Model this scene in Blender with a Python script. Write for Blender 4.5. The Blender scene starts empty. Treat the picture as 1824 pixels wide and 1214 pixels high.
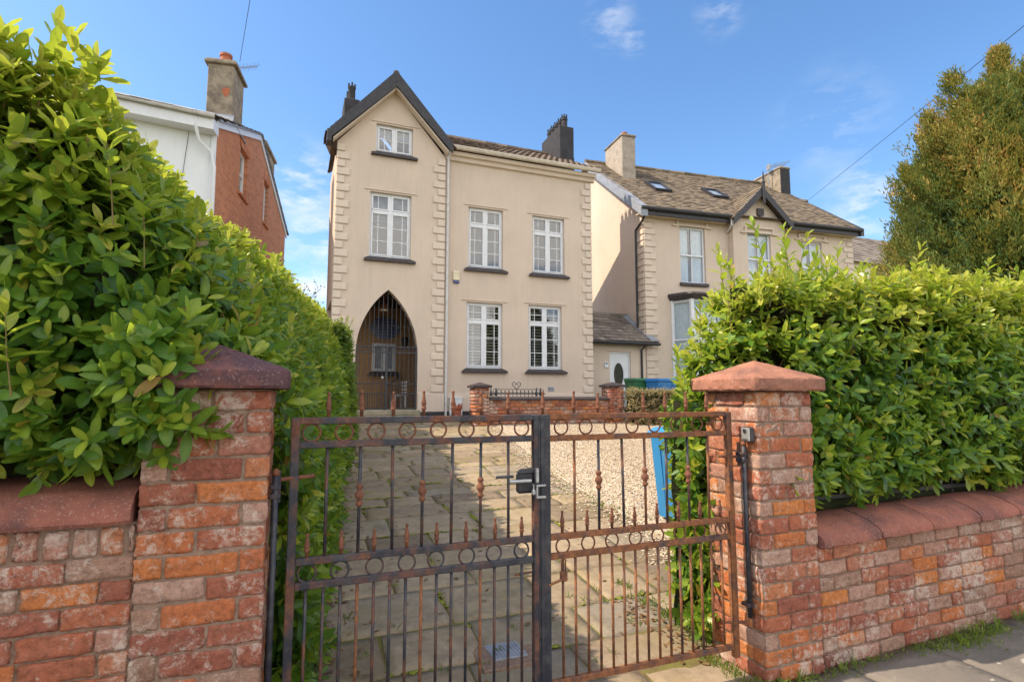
import bpy, math, random
import numpy as np
from mathutils import Vector
from mathutils.geometry import tessellate_polygon

random.seed(7)
rng = np.random.default_rng(11)
SC = bpy.context.scene
COL = SC.collection
R = math.radians

# ------------------------------------------------------------------ camera
CAM_H = 1.66
YAW, PITCH = R(21.3), math.atan(98 / 990)
cd = bpy.data.cameras.new('camera'); cam = bpy.data.objects.new('camera', cd); COL.objects.link(cam)
cam.location = (0, 0, CAM_H); cam.rotation_euler = (R(90) + PITCH, 0, -YAW)
cd.sensor_width = 36; cd.lens = 36 * 990 / 1824; cd.clip_end = 3000; cd.clip_start = 0.05
SC.camera = cam

# ------------------------------------------------------------------ light
SUN_TRAVEL = Vector((0.86, -0.17, -1.0)).normalized()
SUN_EL = math.asin(-SUN_TRAVEL.z)
SUN_ROT = math.atan2(-SUN_TRAVEL.x, -SUN_TRAVEL.y)      # clockwise from +Y
sd = bpy.data.lights.new('sun', 'SUN'); sun = bpy.data.objects.new('sun', sd); COL.objects.link(sun)
sd.energy = 3.6; sd.angle = R(0.5); sd.color = (1.0, 0.84, 0.64)
sun.rotation_euler = SUN_TRAVEL.to_track_quat('-Z', 'Y').to_euler()
SC.view_settings.view_transform = 'Standard'; SC.view_settings.look = 'None'
SC.view_settings.gamma = 1; SC.view_settings.exposure = 0.97
SC.cycles.max_bounces = 8; SC.cycles.transparent_max_bounces = 16

W = bpy.data.worlds.new('World'); SC.world = W; W.use_nodes = True
wn = W.node_tree.nodes; wl = W.node_tree.links; wn.clear()
sky = wn.new('ShaderNodeTexSky'); sky.sky_type = 'NISHITA'; sky.sun_disc = False
sky.sun_elevation = SUN_EL; sky.sun_rotation = SUN_ROT
sky.air_density = 1.0; sky.dust_density = 0.7; sky.ozone_density = 2.5
bg = wn.new('ShaderNodeBackground'); bg.inputs[1].default_value = 0.15
wo = wn.new('ShaderNodeOutputWorld')
tc = wn.new('ShaderNodeTexCoord')


def wmath(op, a, b=None):
    n = wn.new('ShaderNodeMath'); n.operation = op
    for i, v in enumerate((a, b)):
        if v is None: continue
        if isinstance(v, (int, float)): n.inputs[i].default_value = v
        else: wl.new(v, n.inputs[i])
    return n.outputs[0]


CLOUDS = [((0.0, 0.937, 0.345), 0.060, 1.0), ((0.03, 0.962, 0.26), 0.055, 1.0), ((0.432, 0.696, 0.573), 0.035, 0.55),
          ((0.012, 0.985, 0.174), 0.07, 1.0), ((0.469, 0.69, 0.551), 0.022, 0.6), ((0.564, 0.601, 0.566), 0.035, 0.45),
          ((0.725, 0.561, 0.40), 0.07, 0.30), ((0.785, 0.552, 0.285), 0.06, 0.9), ((-0.25, 0.94, 0.22), 0.1, 0.6)]
wnz = wn.new('ShaderNodeTexNoise'); wnz.inputs['Scale'].default_value = 9; wnz.inputs['Detail'].default_value = 10
wnz.inputs['Roughness'].default_value = 0.62
wmp = wn.new('ShaderNodeMapping'); wmp.inputs['Scale'].default_value = (1, 1, 2.6)
wl.new(tc.outputs['Generated'], wmp.inputs[0]); wl.new(wmp.outputs[0], wnz.inputs['Vector'])
tot = 0.0
for d, rad, st in CLOUDS:
    d = Vector(d).normalized()
    dn = wn.new('ShaderNodeVectorMath'); dn.operation = 'DISTANCE'
    wl.new(tc.outputs['Generated'], dn.inputs[0]); dn.inputs[1].default_value = d
    mr = wn.new('ShaderNodeMapRange'); mr.interpolation_type = 'SMOOTHSTEP'
    wl.new(dn.outputs['Value'], mr.inputs[0])
    mr.inputs[1].default_value = rad * 1.5; mr.inputs[2].default_value = 0.0
    mr.inputs[3].default_value = 0; mr.inputs[4].default_value = st
    tot = wmath('MAXIMUM', tot, mr.outputs[0])
nz = wmath('MULTIPLY', wmath('SUBTRACT', wnz.outputs['Fac'], 0.44), 5.0)
nz = wmath('MINIMUM', wmath('MAXIMUM', nz, 0.0), 1.0)
cm = wmath('MULTIPLY', tot, nz)
hs = wn.new('ShaderNodeHueSaturation'); hs.inputs['Saturation'].default_value = 1.16; hs.inputs['Value'].default_value = .90
wl.new(sky.outputs[0], hs.inputs['Color'])
wmix = wn.new('ShaderNodeMix'); wmix.data_type = 'RGBA'
wl.new(cm, wmix.inputs['Factor']); wl.new(hs.outputs[0], wmix.inputs['A'])
wmix.inputs['B'].default_value = (3.7, 3.8, 3.95, 1)
# bright broken clouds added behind the viewer, unseen, to fill the shade
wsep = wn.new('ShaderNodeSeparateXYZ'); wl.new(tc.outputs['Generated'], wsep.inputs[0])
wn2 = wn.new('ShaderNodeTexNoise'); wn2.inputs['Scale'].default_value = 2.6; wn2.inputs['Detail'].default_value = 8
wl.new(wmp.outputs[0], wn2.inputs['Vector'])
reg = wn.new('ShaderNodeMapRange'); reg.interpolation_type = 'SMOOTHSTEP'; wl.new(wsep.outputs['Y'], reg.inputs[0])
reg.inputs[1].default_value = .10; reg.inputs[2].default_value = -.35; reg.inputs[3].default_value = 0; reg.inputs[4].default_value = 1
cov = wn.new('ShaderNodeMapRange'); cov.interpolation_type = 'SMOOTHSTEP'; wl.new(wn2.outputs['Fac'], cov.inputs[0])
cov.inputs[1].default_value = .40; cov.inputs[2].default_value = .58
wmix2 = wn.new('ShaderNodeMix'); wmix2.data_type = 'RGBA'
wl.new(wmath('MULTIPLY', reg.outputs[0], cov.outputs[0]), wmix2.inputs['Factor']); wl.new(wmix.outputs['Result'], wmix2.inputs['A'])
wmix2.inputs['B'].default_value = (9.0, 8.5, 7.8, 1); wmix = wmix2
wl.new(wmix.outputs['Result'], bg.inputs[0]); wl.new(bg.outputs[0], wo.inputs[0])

# ------------------------------------------------------------------ mesh tools
ORG = {}


def gz(x, y):
    """ground height: level pavement, drive rising to the house"""
    x = np.asarray(x, float); y = np.asarray(y, float)
    z = np.clip((y - 3.0) * 0.093, 0, 1.1)
    z = z + np.clip(x - 2.6, 0, 12) * 0.03 * np.clip((4.2 - y) / 1.2, 0, 1)
    return z


class MB:
    def __init__(s): s.v = []; s.f = []; s.t = []; s.n = 0

    def add(s, verts, faces, tone=0.5):
        verts = [tuple(map(float, p)) for p in verts]
        o = s.n
        s.v += verts; s.n += len(verts)
        s.f += [tuple(int(i) + o for i in f) for f in faces]
        s.t += list(tone) if hasattr(tone, '__len__') else [tone] * len(verts)
        return s

    def box(s, x0, x1, y0, y1, z0, z1, tone=0.5):
        v = [(x, y, z) for z in (z0, z1) for y in (y0, y1) for x in (x0, x1)]
        return s.add(v, [(0, 2, 3, 1), (4, 5, 7, 6), (0, 1, 5, 4), (1, 3, 7, 5), (3, 2, 6, 7), (2, 0, 4, 6)], tone)

    def bbox(s, x0, x1, y0, y1, z0, z1, b=0.01, tone=0.5):
        """box with bevelled edges"""
        c = np.array([(x0 + x1) / 2, (y0 + y1) / 2, (z0 + z1) / 2]); h = np.abs(np.array([x1 - x0, y1 - y0, z1 - z0])) / 2
        b = min(b, h.min() * .9)
        vs, idx = [], {}
        for sx in (-1, 1):
            for sy in (-1, 1):
                for sz in (-1, 1):
                    sg = np.array([sx, sy, sz])
                    for a in range(3):
                        q = h - b; q[a] = h[a]
                        idx[(sx, sy, sz, a)] = len(vs); vs.append(c + sg * q)
        fs = []
        for a in range(3):
            o = [i for i in range(3) if i != a]
            for sg in (-1, 1):
                ring = []
                for p, q in ((-1, -1), (1, -1), (1, 1), (-1, 1)):
                    k = [0, 0, 0]; k[a] = sg; k[o[0]] = p; k[o[1]] = q
                    ring.append(idx[(*k, a)])
                if (sg == 1) == (a == 1): ring.reverse()
                fs.append(tuple(ring))
        for a, b2 in ((0, 1), (0, 2), (1, 2)):
            o = 3 - a - b2
            for sa in (-1, 1):
                for sb in (-1, 1):
                    k0 = [0, 0, 0]; k0[a] = sa; k0[b2] = sb; k1 = list(k0); k0[o] = -1; k1[o] = 1
                    fs.append((idx[(*k0, a)], idx[(*k1, a)], idx[(*k1, b2)], idx[(*k0, b2)]))
        for sx in (-1, 1):
            for sy in (-1, 1):
                for sz in (-1, 1):
                    fs.append(tuple(idx[(sx, sy, sz, a)] for a in range(3)))
        return s.add(vs, fs, tone)

    def hexa(s, bottom4, top4, tone=0.5):
        v = list(bottom4) + list(top4)
        return s.add(v, [(3, 2, 1, 0), (4, 5, 6, 7), (0, 1, 5, 4), (1, 2, 6, 5), (2, 3, 7, 6), (3, 0, 4, 7)], tone)

    def tube(s, pts, r, n=8, tone=0.5, cap=True):
        pts = [Vector(p) for p in pts]; m = len(pts)
        rs = r if hasattr(r, '__len__') else [r] * m
        vs = []; up = None
        for i, p in enumerate(pts):
            d = (pts[min(i + 1, m - 1)] - pts[max(i - 1, 0)]).normalized()
            if up is None:
                a = Vector((0, 0, 1)) if abs(d.z) < .9 else Vector((0, 1, 0))
                up = (a - d * a.dot(d)).normalized()
            else:
                up = (up - d * up.dot(d)).normalized()
            q = d.cross(up)
            for k in range(n):
                t = 2 * math.pi * k / n
                vs.append(p + (up * math.cos(t) + q * math.sin(t)) * rs[i])
        fs = [(i * n + k, i * n + (k + 1) % n, (i + 1) * n + (k + 1) % n, (i + 1) * n + k) for i in range(m - 1) for k in range(n)]
        if cap: fs += [tuple(range(n - 1, -1, -1)), tuple((m - 1) * n + k for k in range(n))]
        return s.add(vs, fs, tone)

    def lathe(s, x, y, prof, n=12, tone=0.5):
        """prof: (radius, z) bottom to top"""
        vs = [(x + r * math.cos(2 * math.pi * k / n), y + r * math.sin(2 * math.pi * k / n), z) for r, z in prof for k in range(n)]
        m = len(prof)
        fs = [(i * n + k, i * n + (k + 1) % n, (i + 1) * n + (k + 1) % n, (i + 1) * n + k) for i in range(m - 1) for k in range(n)]
        fs += [tuple(range(n - 1, -1, -1)), tuple((m - 1) * n + k for k in range(n))]
        return s.add(vs, fs, tone)

    def ring(s, c, rad, r, axis='y', n=20, m=6, squash=1.0):
        vs = []
        for i in range(n):
            a = 2 * math.pi * i / n
            for k in range(m):
                b = 2 * math.pi * k / m
                q = rad + r * math.cos(b)
                p = (q * math.cos(a), r * math.sin(b), q * math.sin(a) * squash)
                if axis == 'z': p = (p[0], p[2], p[1])
                vs.append((c[0] + p[0], c[1] + p[1], c[2] + p[2]))
        fs = [(i * m + k, i * m + (k + 1) % m, ((i + 1) % n) * m + (k + 1) % m, ((i + 1) % n) * m + k) for i in range(n) for k in range(m)]
        return s.add(vs, fs)

    def slab(s, outline, holes, y0, y1, tone=0.5):
        """vertical wall sheet with openings, (x,z) outlines, extruded y0..y1"""
        loops = [outline] + list(holes)
        polys = [[Vector((x, z, 0)) for x, z in lp] for lp in loops]
        tri = tessellate_polygon(polys)
        flat = [p for lp in loops for p in lp]; k = len(flat)
        vs = [(x, y0, z) for x, z in flat] + [(x, y1, z) for x, z in flat]
        fs = [tuple(t) for t in tri] + [tuple(i + k for i in reversed(t)) for t in tri]
        o = 0
        for lp in loops:
            m = len(lp)
            for i in range(m):
                a, b = o + i, o + (i + 1) % m
                fs.append((a, b, b + k, a + k))
            o += m
        return s.add(vs, fs, tone)

    def prism(s, prof, x0, x1, tone=0.5):
        """(y,z) profile extruded along x"""
        m = len(prof)
        vs = [(x0, y, z) for y, z in prof] + [(x1, y, z) for y, z in prof]
        fs = [tuple(range(m)), tuple(range(2 * m - 1, m - 1, -1))] + [(i, (i + 1) % m, (i + 1) % m + m, i + m) for i in range(m)]
        return s.add(vs, fs, tone)

    def build(s, name, mat, parent=None, smooth=False, recalc=True):
        me = bpy.data.meshes.new(name)
        org = ORG.get(parent.name, (0, 0, 0)) if parent else (0, 0, 0)
        V = np.array(s.v) - np.array(org)
        me.from_pydata(V.tolist(), [], s.f)
        a = me.attributes.new('tone', 'FLOAT', 'POINT'); a.data.foreach_set('value', np.array(s.t, 'f'))
        if recalc:
            import bmesh
            bm = bmesh.new(); bm.from_mesh(me); bmesh.ops.recalc_face_normals(bm, faces=bm.faces); bm.to_mesh(me); bm.free()
        if smooth:
            me.polygons.foreach_set('use_smooth', [True] * len(me.polygons))
            if smooth == 'auto':
                try: me.set_sharp_from_angle(angle=R(40))
                except Exception: pass
        me.materials.append(mat)
        o = bpy.data.objects.new(name, me); COL.objects.link(o)
        if parent: o.parent = parent; ORG[o.name] = org
        return o


def np_mesh(name, V, F, T, mat, parent=None, smooth=True):
    """fast path: V (n,3), F (m,4) or (m,3), T (n,)"""
    me = bpy.data.meshes.new(name)
    org = np.array(ORG.get(parent.name, (0, 0, 0)) if parent else (0, 0, 0))
    V = np.asarray(V, 'f') - org.astype('f'); F = np.asarray(F, 'i')
    k = F.shape[1]
    me.vertices.add(len(V)); me.vertices.foreach_set('co', V.ravel())
    me.loops.add(F.size); me.loops.foreach_set('vertex_index', F.ravel())
    me.polygons.add(len(F)); me.polygons.foreach_set('loop_start', np.arange(0, F.size, k, dtype='i'))
    me.update(calc_edges=True)
    a = me.attributes.new('tone', 'FLOAT', 'POINT'); a.data.foreach_set('value', np.asarray(T, 'f'))
    me.polygons.foreach_set('use_smooth', np.full(len(F), smooth))
    me.materials.append(mat); me.update()
    o = bpy.data.objects.new(name, me); COL.objects.link(o)
    if parent: o.parent = parent; ORG[o.name] = tuple(org)
    return o


def tag(o, label=None, cat=None, group=None, kind=None):
    if label: o['label'] = label
    if cat: o['category'] = cat
    if group: o['group'] = group
    if kind: o['kind'] = kind
    return o


def thing(name, label, cat, loc=(0, 0, 0), rotz=0.0, group=None, local=False):
    o = bpy.data.objects.new(name, None); COL.objects.link(o)
    o.location = loc; o.rotation_euler = (0, 0, rotz); o.empty_display_size = .2
    ORG[o.name] = (0, 0, 0) if local else tuple(loc)
    return tag(o, label, cat, group)


# ------------------------------------------------------------------ materials
class NT:
    def __init__(s, name):
        s.m = bpy.data.materials.new(name); s.m.use_nodes = True
        s.nt = s.m.node_tree; s.nt.nodes.clear()
        s.out = s.nt.nodes.new('ShaderNodeOutputMaterial')
        s.tc = s.nt.nodes.new('ShaderNodeTexCoord')

    def node(s, t, **kw):
        n = s.nt.nodes.new(t)
        for k, v in kw.items(): setattr(n, k, v)
        return n

    def inp(s, sock, v):
        if hasattr(v, 'links'): s.nt.links.new(v, sock)
        elif isinstance(v, (tuple, list)) and len(v) == 3 and sock.type == 'RGBA': sock.default_value = (*v, 1)
        else: sock.default_value = v

    def noise(s, scale, detail=6, rough=.6, vec=None, stretch=None, dist=0.0):
        n = s.node('ShaderNodeTexNoise')
        n.inputs['Scale'].default_value = scale; n.inputs['Detail'].default_value = detail; n.inputs['Roughness'].default_value = rough
        n.inputs['Distortion'].default_value = dist
        v = vec or s.tc.outputs['Object']
        if stretch:
            mp = s.node('ShaderNodeMapping'); mp.inputs['Scale'].default_value = stretch
            s.nt.links.new(v, mp.inputs[0]); v = mp.outputs[0]
        s.nt.links.new(v, n.inputs['Vector'])
        return n.outputs['Fac']

    def vor(s, scale, out='Distance', feature='F1'):
        n = s.node('ShaderNodeTexVoronoi'); n.feature = feature; n.inputs['Scale'].default_value = scale
        s.nt.links.new(s.tc.outputs['Object'], n.inputs['Vector']); return n.outputs[out]

    def ramp(s, f, *stops, interp='LINEAR'):
        n = s.node('ShaderNodeValToRGB'); cr = n.color_ramp; cr.interpolation = interp
        while len(cr.elements) < len(stops): cr.elements.new(.5)
        for e, (p, c) in zip(cr.elements, stops):
            e.position = p; e.color = (*c, 1) if isinstance(c, (tuple, list)) else (c, c, c, 1)
        s.inp(n.inputs[0], f); return n.outputs[0]

    def mix(s, f, a, b, mode='MIX'):
        n = s.node('ShaderNodeMix', data_type='RGBA', blend_type=mode)
        s.inp(n.inputs['Factor'], f); s.inp(n.inputs['A'], a); s.inp(n.inputs['B'], b); return n.outputs['Result']

    def math(s, op, a, b=0.0):
        n = s.node('ShaderNodeMath', operation=op); s.inp(n.inputs[0], a); s.inp(n.inputs[1], b); return n.outputs[0]

    def tone(s):
        n = s.node('ShaderNodeAttribute', attribute_name='tone'); return n.outputs['Fac']

    def bump(s, h, strength=.3, dist=.01):
        n = s.node('ShaderNodeBump'); n.inputs['Strength'].default_value = strength; n.inputs['Distance'].default_value = dist
        s.inp(n.inputs['Height'], h); return n.outputs[0]

    def pbr(s, col, rough=.7, metal=0.0, spec=.4, nrm=None):
        p = s.node('ShaderNodeBsdfPrincipled')
        s.inp(p.inputs['Base Color'], col); s.inp(p.inputs['Roughness'], rough); s.inp(p.inputs['Metallic'], metal)
        p.inputs['Specular IOR Level'].default_value = spec
        if nrm: s.nt.links.new(nrm, p.inputs['Normal'])
        s.bsdf = p
        s.nt.links.new(p.outputs[0], s.out.inputs[0]); return s.m


def simple(name, c1, c2=None, scale=6, rough=.7, bump=.15, bscale=60, bdist=.004, spec=.35, metal=0, lo=.35, hi=.65, stretch=None):
    t = NT(name)
    c2 = c2 or tuple(x * .8 for x in c1)
    col = t.mix(t.ramp(t.noise(scale, stretch=stretch), (lo, 0), (hi, 1)), c1, c2)
    return t.pbr(col, rough, metal, spec, t.bump(t.noise(bscale), bump, bdist) if bump else None)


def m_render(name, base, dirt, stain, streak=.38):
    t = NT(name)
    f1 = t.ramp(t.noise(1.1, 8, .65), (.35, 0), (.7, 1))
    f2 = t.ramp(t.noise(3.0, 8, .7, stretch=(3.0, 3.0, .35)), (.52, 0), (.8, .55))
    c = t.mix(f1, base, dirt); c = t.mix(f2, c, stain)
    f4 = t.ramp(t.noise(7, 8, .75, stretch=(1.6, 1.6, .10)), (.50, 0), (.72, streak)); c = t.mix(f4, c, tuple(x * .78 for x in dirt))
    f5 = t.ramp(t.noise(.45, 5, .6), (.48, 0), (.60, .30)); c = t.mix(f5, c, tuple(min(1, x * 1.10) for x in base))
    c = t.mix(t.ramp(t.noise(140, 3), (.3, .14), (.6, 0)), c, tuple(x * .6 for x in base))
    return t.pbr(c, .92, 0, .15, t.bump(t.noise(85, 5, .7), .55, .006))


CREAM = m_render('cream_render', (.62, .51, .415), (.56, .46, .372), (.50, .40, .31))
CREAM2 = m_render('pale_cream_render', (.66, .555, .455), (.60, .50, .41), (.50, .41, .33))
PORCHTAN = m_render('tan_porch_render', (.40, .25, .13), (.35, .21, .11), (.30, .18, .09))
WHITEREND = m_render('white_render', (.72, .745, .76), (.68, .70, .715), (.62, .63, .64), .08)
YELLOWREND = m_render('yellow_render', (.78, .70, .50), (.74, .66, .46), (.65, .56, .40))
PVC = simple('white_window_plastic', (.70, .715, .74), (.64, .655, .675), rough=.35, bump=0)
PIPE = simple('grey_white_pipe', (.62, .61, .60), (.50, .48, .46), scale=9, rough=.5, bump=.05)
BLACKPAINT = simple('black_gloss_paint', (.022, .022, .028), (.045, .043, .046), scale=14, rough=.42, bump=.12, bscale=30)
SILLPAINT = simple('dark_sill_paint', (.035, .030, .036), (.07, .055, .055), scale=12, rough=.5, bump=.1)
BLIND = simple('blind_slat', (.20, .24, .31), (.16, .2, .27), rough=.6, bump=0)
CURTAIN = simple('net_curtain', (.74, .80, .82), (.62, .70, .73), scale=8, rough=.9, bump=0)
BLUEGLASS = simple('stained_blue_glass', (.05, .07, .22), (.08, .10, .30), scale=20, rough=.2, bump=.1)
DARKWOOD = simple('dark_ceiling_wood', (.05, .03, .018), (.09, .055, .03), scale=8, rough=.7, stretch=(1, 8, 1))
TERRA = simple('terracotta', (.42, .13, .06), (.30, .10, .06), scale=12, rough=.8, bscale=40)
LEAD = simple('lead_flashing', (.20, .22, .26), (.30, .32, .36), scale=9, rough=.55)
STONEGREY = simple('weathered_step_stone', (.34, .29, .21), (.22, .20, .13), scale=7, rough=.9, bump=.4, bscale=50)
BINBLUE = simple('blue_bin_plastic', (.03, .17, .42), (.04, .20, .46), scale=5, rough=.45, bump=.05)
BINLBLUE = simple('bright_blue_bin_plastic', (.035, .22, .48), (.04, .20, .43), scale=5, rough=.4, bump=.05)
BINGREEN = simple('green_bin_plastic', (.03, .14, .06), (.04, .17, .07), scale=5, rough=.45, bump=.05)
SILVER = simple('worn_silver', (.48, .48, .47), (.36, .36, .36), scale=30, rough=.4, metal=.6)
BARK = simple('bark', (.13, .085, .05), (.08, .055, .035), scale=20, rough=.95, bump=.6, bscale=60, stretch=(1, 1, .2))
STEMGREEN = simple('young_stem', (.16, .17, .05), (.22, .12, .05), scale=20, rough=.7)
CORE = simple('hedge_twigs_and_dark_fill', (.022, .038, .012), (.045, .036, .018), scale=30, rough=1, bump=.6, bscale=40)
CABLE = simple('black_cable', (.02, .02, .022), rough=.6, bump=0)
WARMLAMP = NT('lamp_glass'); WARMLAMP = WARMLAMP.pbr((.85, .82, .72), .3)
GREYMETAL = simple('galvanised_metal', (.33, .34, .35), (.24, .24, .25), scale=20, rough=.5, metal=.5)


def m_glass():
    t = NT('window_glass')
    tr = t.node('ShaderNodeBsdfTransparent'); tr.inputs[0].default_value = (.86, .90, .93, 1)
    gl = t.node('ShaderNodeBsdfGlossy'); gl.inputs['Roughness'].default_value = .03; gl.inputs[0].default_value = (.95, .97, 1, 1)
    n = t.bump(t.noise(1.6, 2), .06, .05); t.nt.links.new(n, gl.inputs['Normal'])
    fr = t.node('ShaderNodeLayerWeight'); fr.inputs[0].default_value = .35
    f = t.math('ADD', t.math('MULTIPLY', fr.outputs['Fresnel'], .5), .11)
    mx = t.node('ShaderNodeMixShader'); t.inp(mx.inputs[0], f)
    t.nt.links.new(tr.outputs[0], mx.inputs[1]); t.nt.links.new(gl.outputs[0], mx.inputs[2])
    t.nt.links.new(mx.outputs[0], t.out.inputs[0]); return t.m


SLATW = simple('white_slat', (.66, .66, .62), rough=.6, bump=0)
GLASS = m_glass()


def m_rust(name, rustlo, rusthi, k=1.0):
    t = NT(name)
    f = t.ramp(t.noise(7, 9, .7, stretch=(1, 1, .8)), (rustlo, 0), (rusthi, 1))
    rust = t.ramp(t.noise(38, 6, .7), (.3, (.075 * k, .030 * k, .020)), (.52, (.165 * k, .062 * k, .032)), (.75, (.27 * k, .105 * k, .05)))
    blk = t.mix(t.ramp(t.noise(22), (.45, 0), (.7, 1)), (.022, .024, .034), (.060, .058, .062))
    c = t.mix(f, blk, rust)
    rough = t.math('ADD', t.math('MULTIPLY', f, .4), .42)
    return t.pbr(c, rough, 0, .45, t.bump(t.noise(120, 5, .7), .5, .003))


RUSTY = m_rust('black_paint_with_rust', .47, .64)
RUSTIER = m_rust('rusted_black_paint', .33, .53, 1.35)
RUST = m_rust('red_brown_rust', .10, .30)
IRON = m_rust('black_iron_paint', .60, .82)


def m_brick(name, bright=1.0):
    t = NT(name); b = bright
    s_ = lambda c: tuple(x * b for x in c)
    base = t.ramp(t.tone(), (0.0, s_((.135, .055, .045))), (.16, s_((.26, .085, .06))), (.34, s_((.38, .125, .075))), (.50, s_((.52, .16, .055))),
                  (.62, s_((.58, .205, .06))), (.74, s_((.40, .165, .115))), (.87, s_((.46, .29, .22))), (1.0, s_((.27, .16, .11))))
    mot = t.ramp(t.noise(34, 10, .8), (.34, .45), (.5, .95), (.66, 1.25))
    c = t.mix(1.0, base, mot, 'MULTIPLY')
    c = t.mix(t.ramp(t.noise(9, 6, .7), (.35, .0), (.65, .30)), c, s_((.33, .15, .10)))
    lime = t.ramp(t.math('ADD', t.noise(24, 12, .82, dist=.4), t.math('MULTIPLY', t.noise(3.1, 3), .5)), (.765, 0), (.88, .8))
    c = t.mix(lime, c, s_((.60, .49, .41)))
    soot = t.ramp(t.math('ADD', t.noise(31, 10, .8), t.math('MULTIPLY', t.noise(4.3, 3), .35)), (.76, 0), (.86, .8))
    c = t.mix(soot, c, s_((.075, .05, .045)))
    moss = t.ramp(t.noise(6, 8, .7), (.68, 0), (.8, .4)); c = t.mix(moss, c, s_((.20, .17, .07)))
    h = t.math('ADD', t.noise(70, 10, .8), t.math('MULTIPLY', t.noise(20, 6, .7), 1.3))
    return t.pbr(c, .92, 0, .15, t.bump(h, .9, .010))


BRICK = m_brick('old_red_brick'); BRICKW = m_brick('small_red_brick', .95)
MORTAR = simple('lime_mortar', (.31, .205, .145), (.20, .135, .10), scale=30, rough=.97, bump=.9, bscale=120, bdist=.008)


def m_sandstone(name, base, dark, pale, fdark):
    t = NT(name)
    c = t.mix(t.ramp(t.noise(5, 7, .65), (.35, 0), (.65, 1)), base, tuple(x * .75 for x in base))
    c = t.mix(t.ramp(t.noise(3.2, 8, .7), (fdark, 0), (fdark + .18, .9)), c, dark)
    c = t.mix(t.ramp(t.noise(95, 5, .7), (.57, 0), (.68, .75)), c, pale)
    return t.pbr(c, .92, 0, .2, t.bump(t.noise(60, 8, .75), .6, .008))


COPING = m_sandstone('red_coping_stone', (.33, .125, .09), (.12, .062, .058), (.48, .33, .27), .46)
CAPL = m_sandstone('weathered_red_cap_stone', (.30, .115, .085), (.085, .050, .060), (.36, .28, .26), .38)
CAPR = m_sandstone('pink_cap_stone', (.37, .165, .11), (.15, .075, .062), (.52, .40, .31), .50)
OLDSTUCCO = m_sandstone('peeling_chimney_render', (.34, .285, .21), (.13, .105, .085), (.40, .34, .26), .46)
PALECHIM = m_sandstone('pale_chimney_render', (.40, .345, .285), (.22, .19, .155), (.46, .41, .34), .52)
BLACKCHIM = m_sandstone('black_chimney_render', (.055, .054, .06), (.035, .034, .038), (.10, .10, .10), .5)


def m_tiles(name, ramp, mossc, bump=.4):
    t = NT(name)
    base = t.ramp(t.tone(), *ramp)
    c = t.mix(1.0, base, t.ramp(t.noise(12, 7, .7), (.3, .6), (.65, 1.15)), 'MULTIPLY')
    c = t.mix(t.ramp(t.noise(5, 8, .75), (.55, 0), (.75, .6)), c, mossc)
    return t.pbr(c, .9, 0, .2, t.bump(t.noise(45, 6, .7), bump, .01))


SLATE = m_tiles('weathered_slate', ((0, (.11, .088, .066)), (.4, (.20, .158, .115)), (.75, (.27, .215, .155)), (1, (.17, .145, .12))), (.17, .145, .08))
PANTILE = m_tiles('brown_clay_tile', ((0, (.10, .073, .060)), (.5, (.16, .122, .098)), (1, (.24, .19, .155))), (.22, .19, .13))
GREYSLATE = m_tiles('dark_grey_slate', ((0, (.14, .115, .10)), (.5, (.21, .175, .15)), (1, (.27, .235, .20))), (.20, .19, .12))


def m_leaf(name, ramp, transl=.45, rough=.29, tr_col=(.55, .66, .05)):
    t = NT(name)
    c = t.ramp(t.tone(), *ramp)
    c = t.mix(t.ramp(t.noise(25, 4), (.35, 0), (.7, .35)), c, tuple(x * .7 for x in ramp[0][1]))
    p = t.node('ShaderNodeBsdfPrincipled'); t.inp(p.inputs['Base Color'], c); p.inputs['Roughness'].default_value = rough
    p.inputs['Specular IOR Level'].default_value = .40
    tl = t.node('ShaderNodeBsdfTranslucent'); t.inp(tl.inputs[0], t.mix(.55, c, tr_col))
    mx = t.node('ShaderNodeMixShader'); mx.inputs[0].default_value = transl
    t.nt.links.new(p.outputs[0], mx.inputs[1]); t.nt.links.new(tl.outputs[0], mx.inputs[2])
    t.nt.links.new(mx.outputs[0], t.out.inputs[0]); return t.m


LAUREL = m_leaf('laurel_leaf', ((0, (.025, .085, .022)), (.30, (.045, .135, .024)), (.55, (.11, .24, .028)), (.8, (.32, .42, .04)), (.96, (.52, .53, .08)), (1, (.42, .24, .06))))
PRIVET = m_leaf('small_hedge_leaf', ((0, (.025, .08, .02)), (.5, (.07, .17, .03)), (1, (.25, .30, .05))), .4)
BROWNLEAF = m_leaf('brown_hedge_leaf', ((0, (.10, .075, .03)), (.5, (.26, .19, .09)), (1, (.38, .33, .16))), .3, .6, (.4, .3, .1))
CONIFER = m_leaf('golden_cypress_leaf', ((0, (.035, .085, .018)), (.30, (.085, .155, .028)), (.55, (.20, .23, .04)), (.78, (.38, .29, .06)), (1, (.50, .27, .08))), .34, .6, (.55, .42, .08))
TWIGLEAF = m_leaf('sparse_leaf', ((0, (.08, .10, .03)), (1, (.20, .20, .07))), .4, .6)
GRASS = m_leaf('grass_blade', ((0, (.05, .10, .02)), (.6, (.12, .20, .03)), (1, (.30, .29, .10))), .4, .6)
DEADLEAF = m_leaf('dead_leaf', ((0, (.14, .07, .03)), (1, (.33, .20, .09))), .2, .7, (.3, .2, .08))


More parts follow.
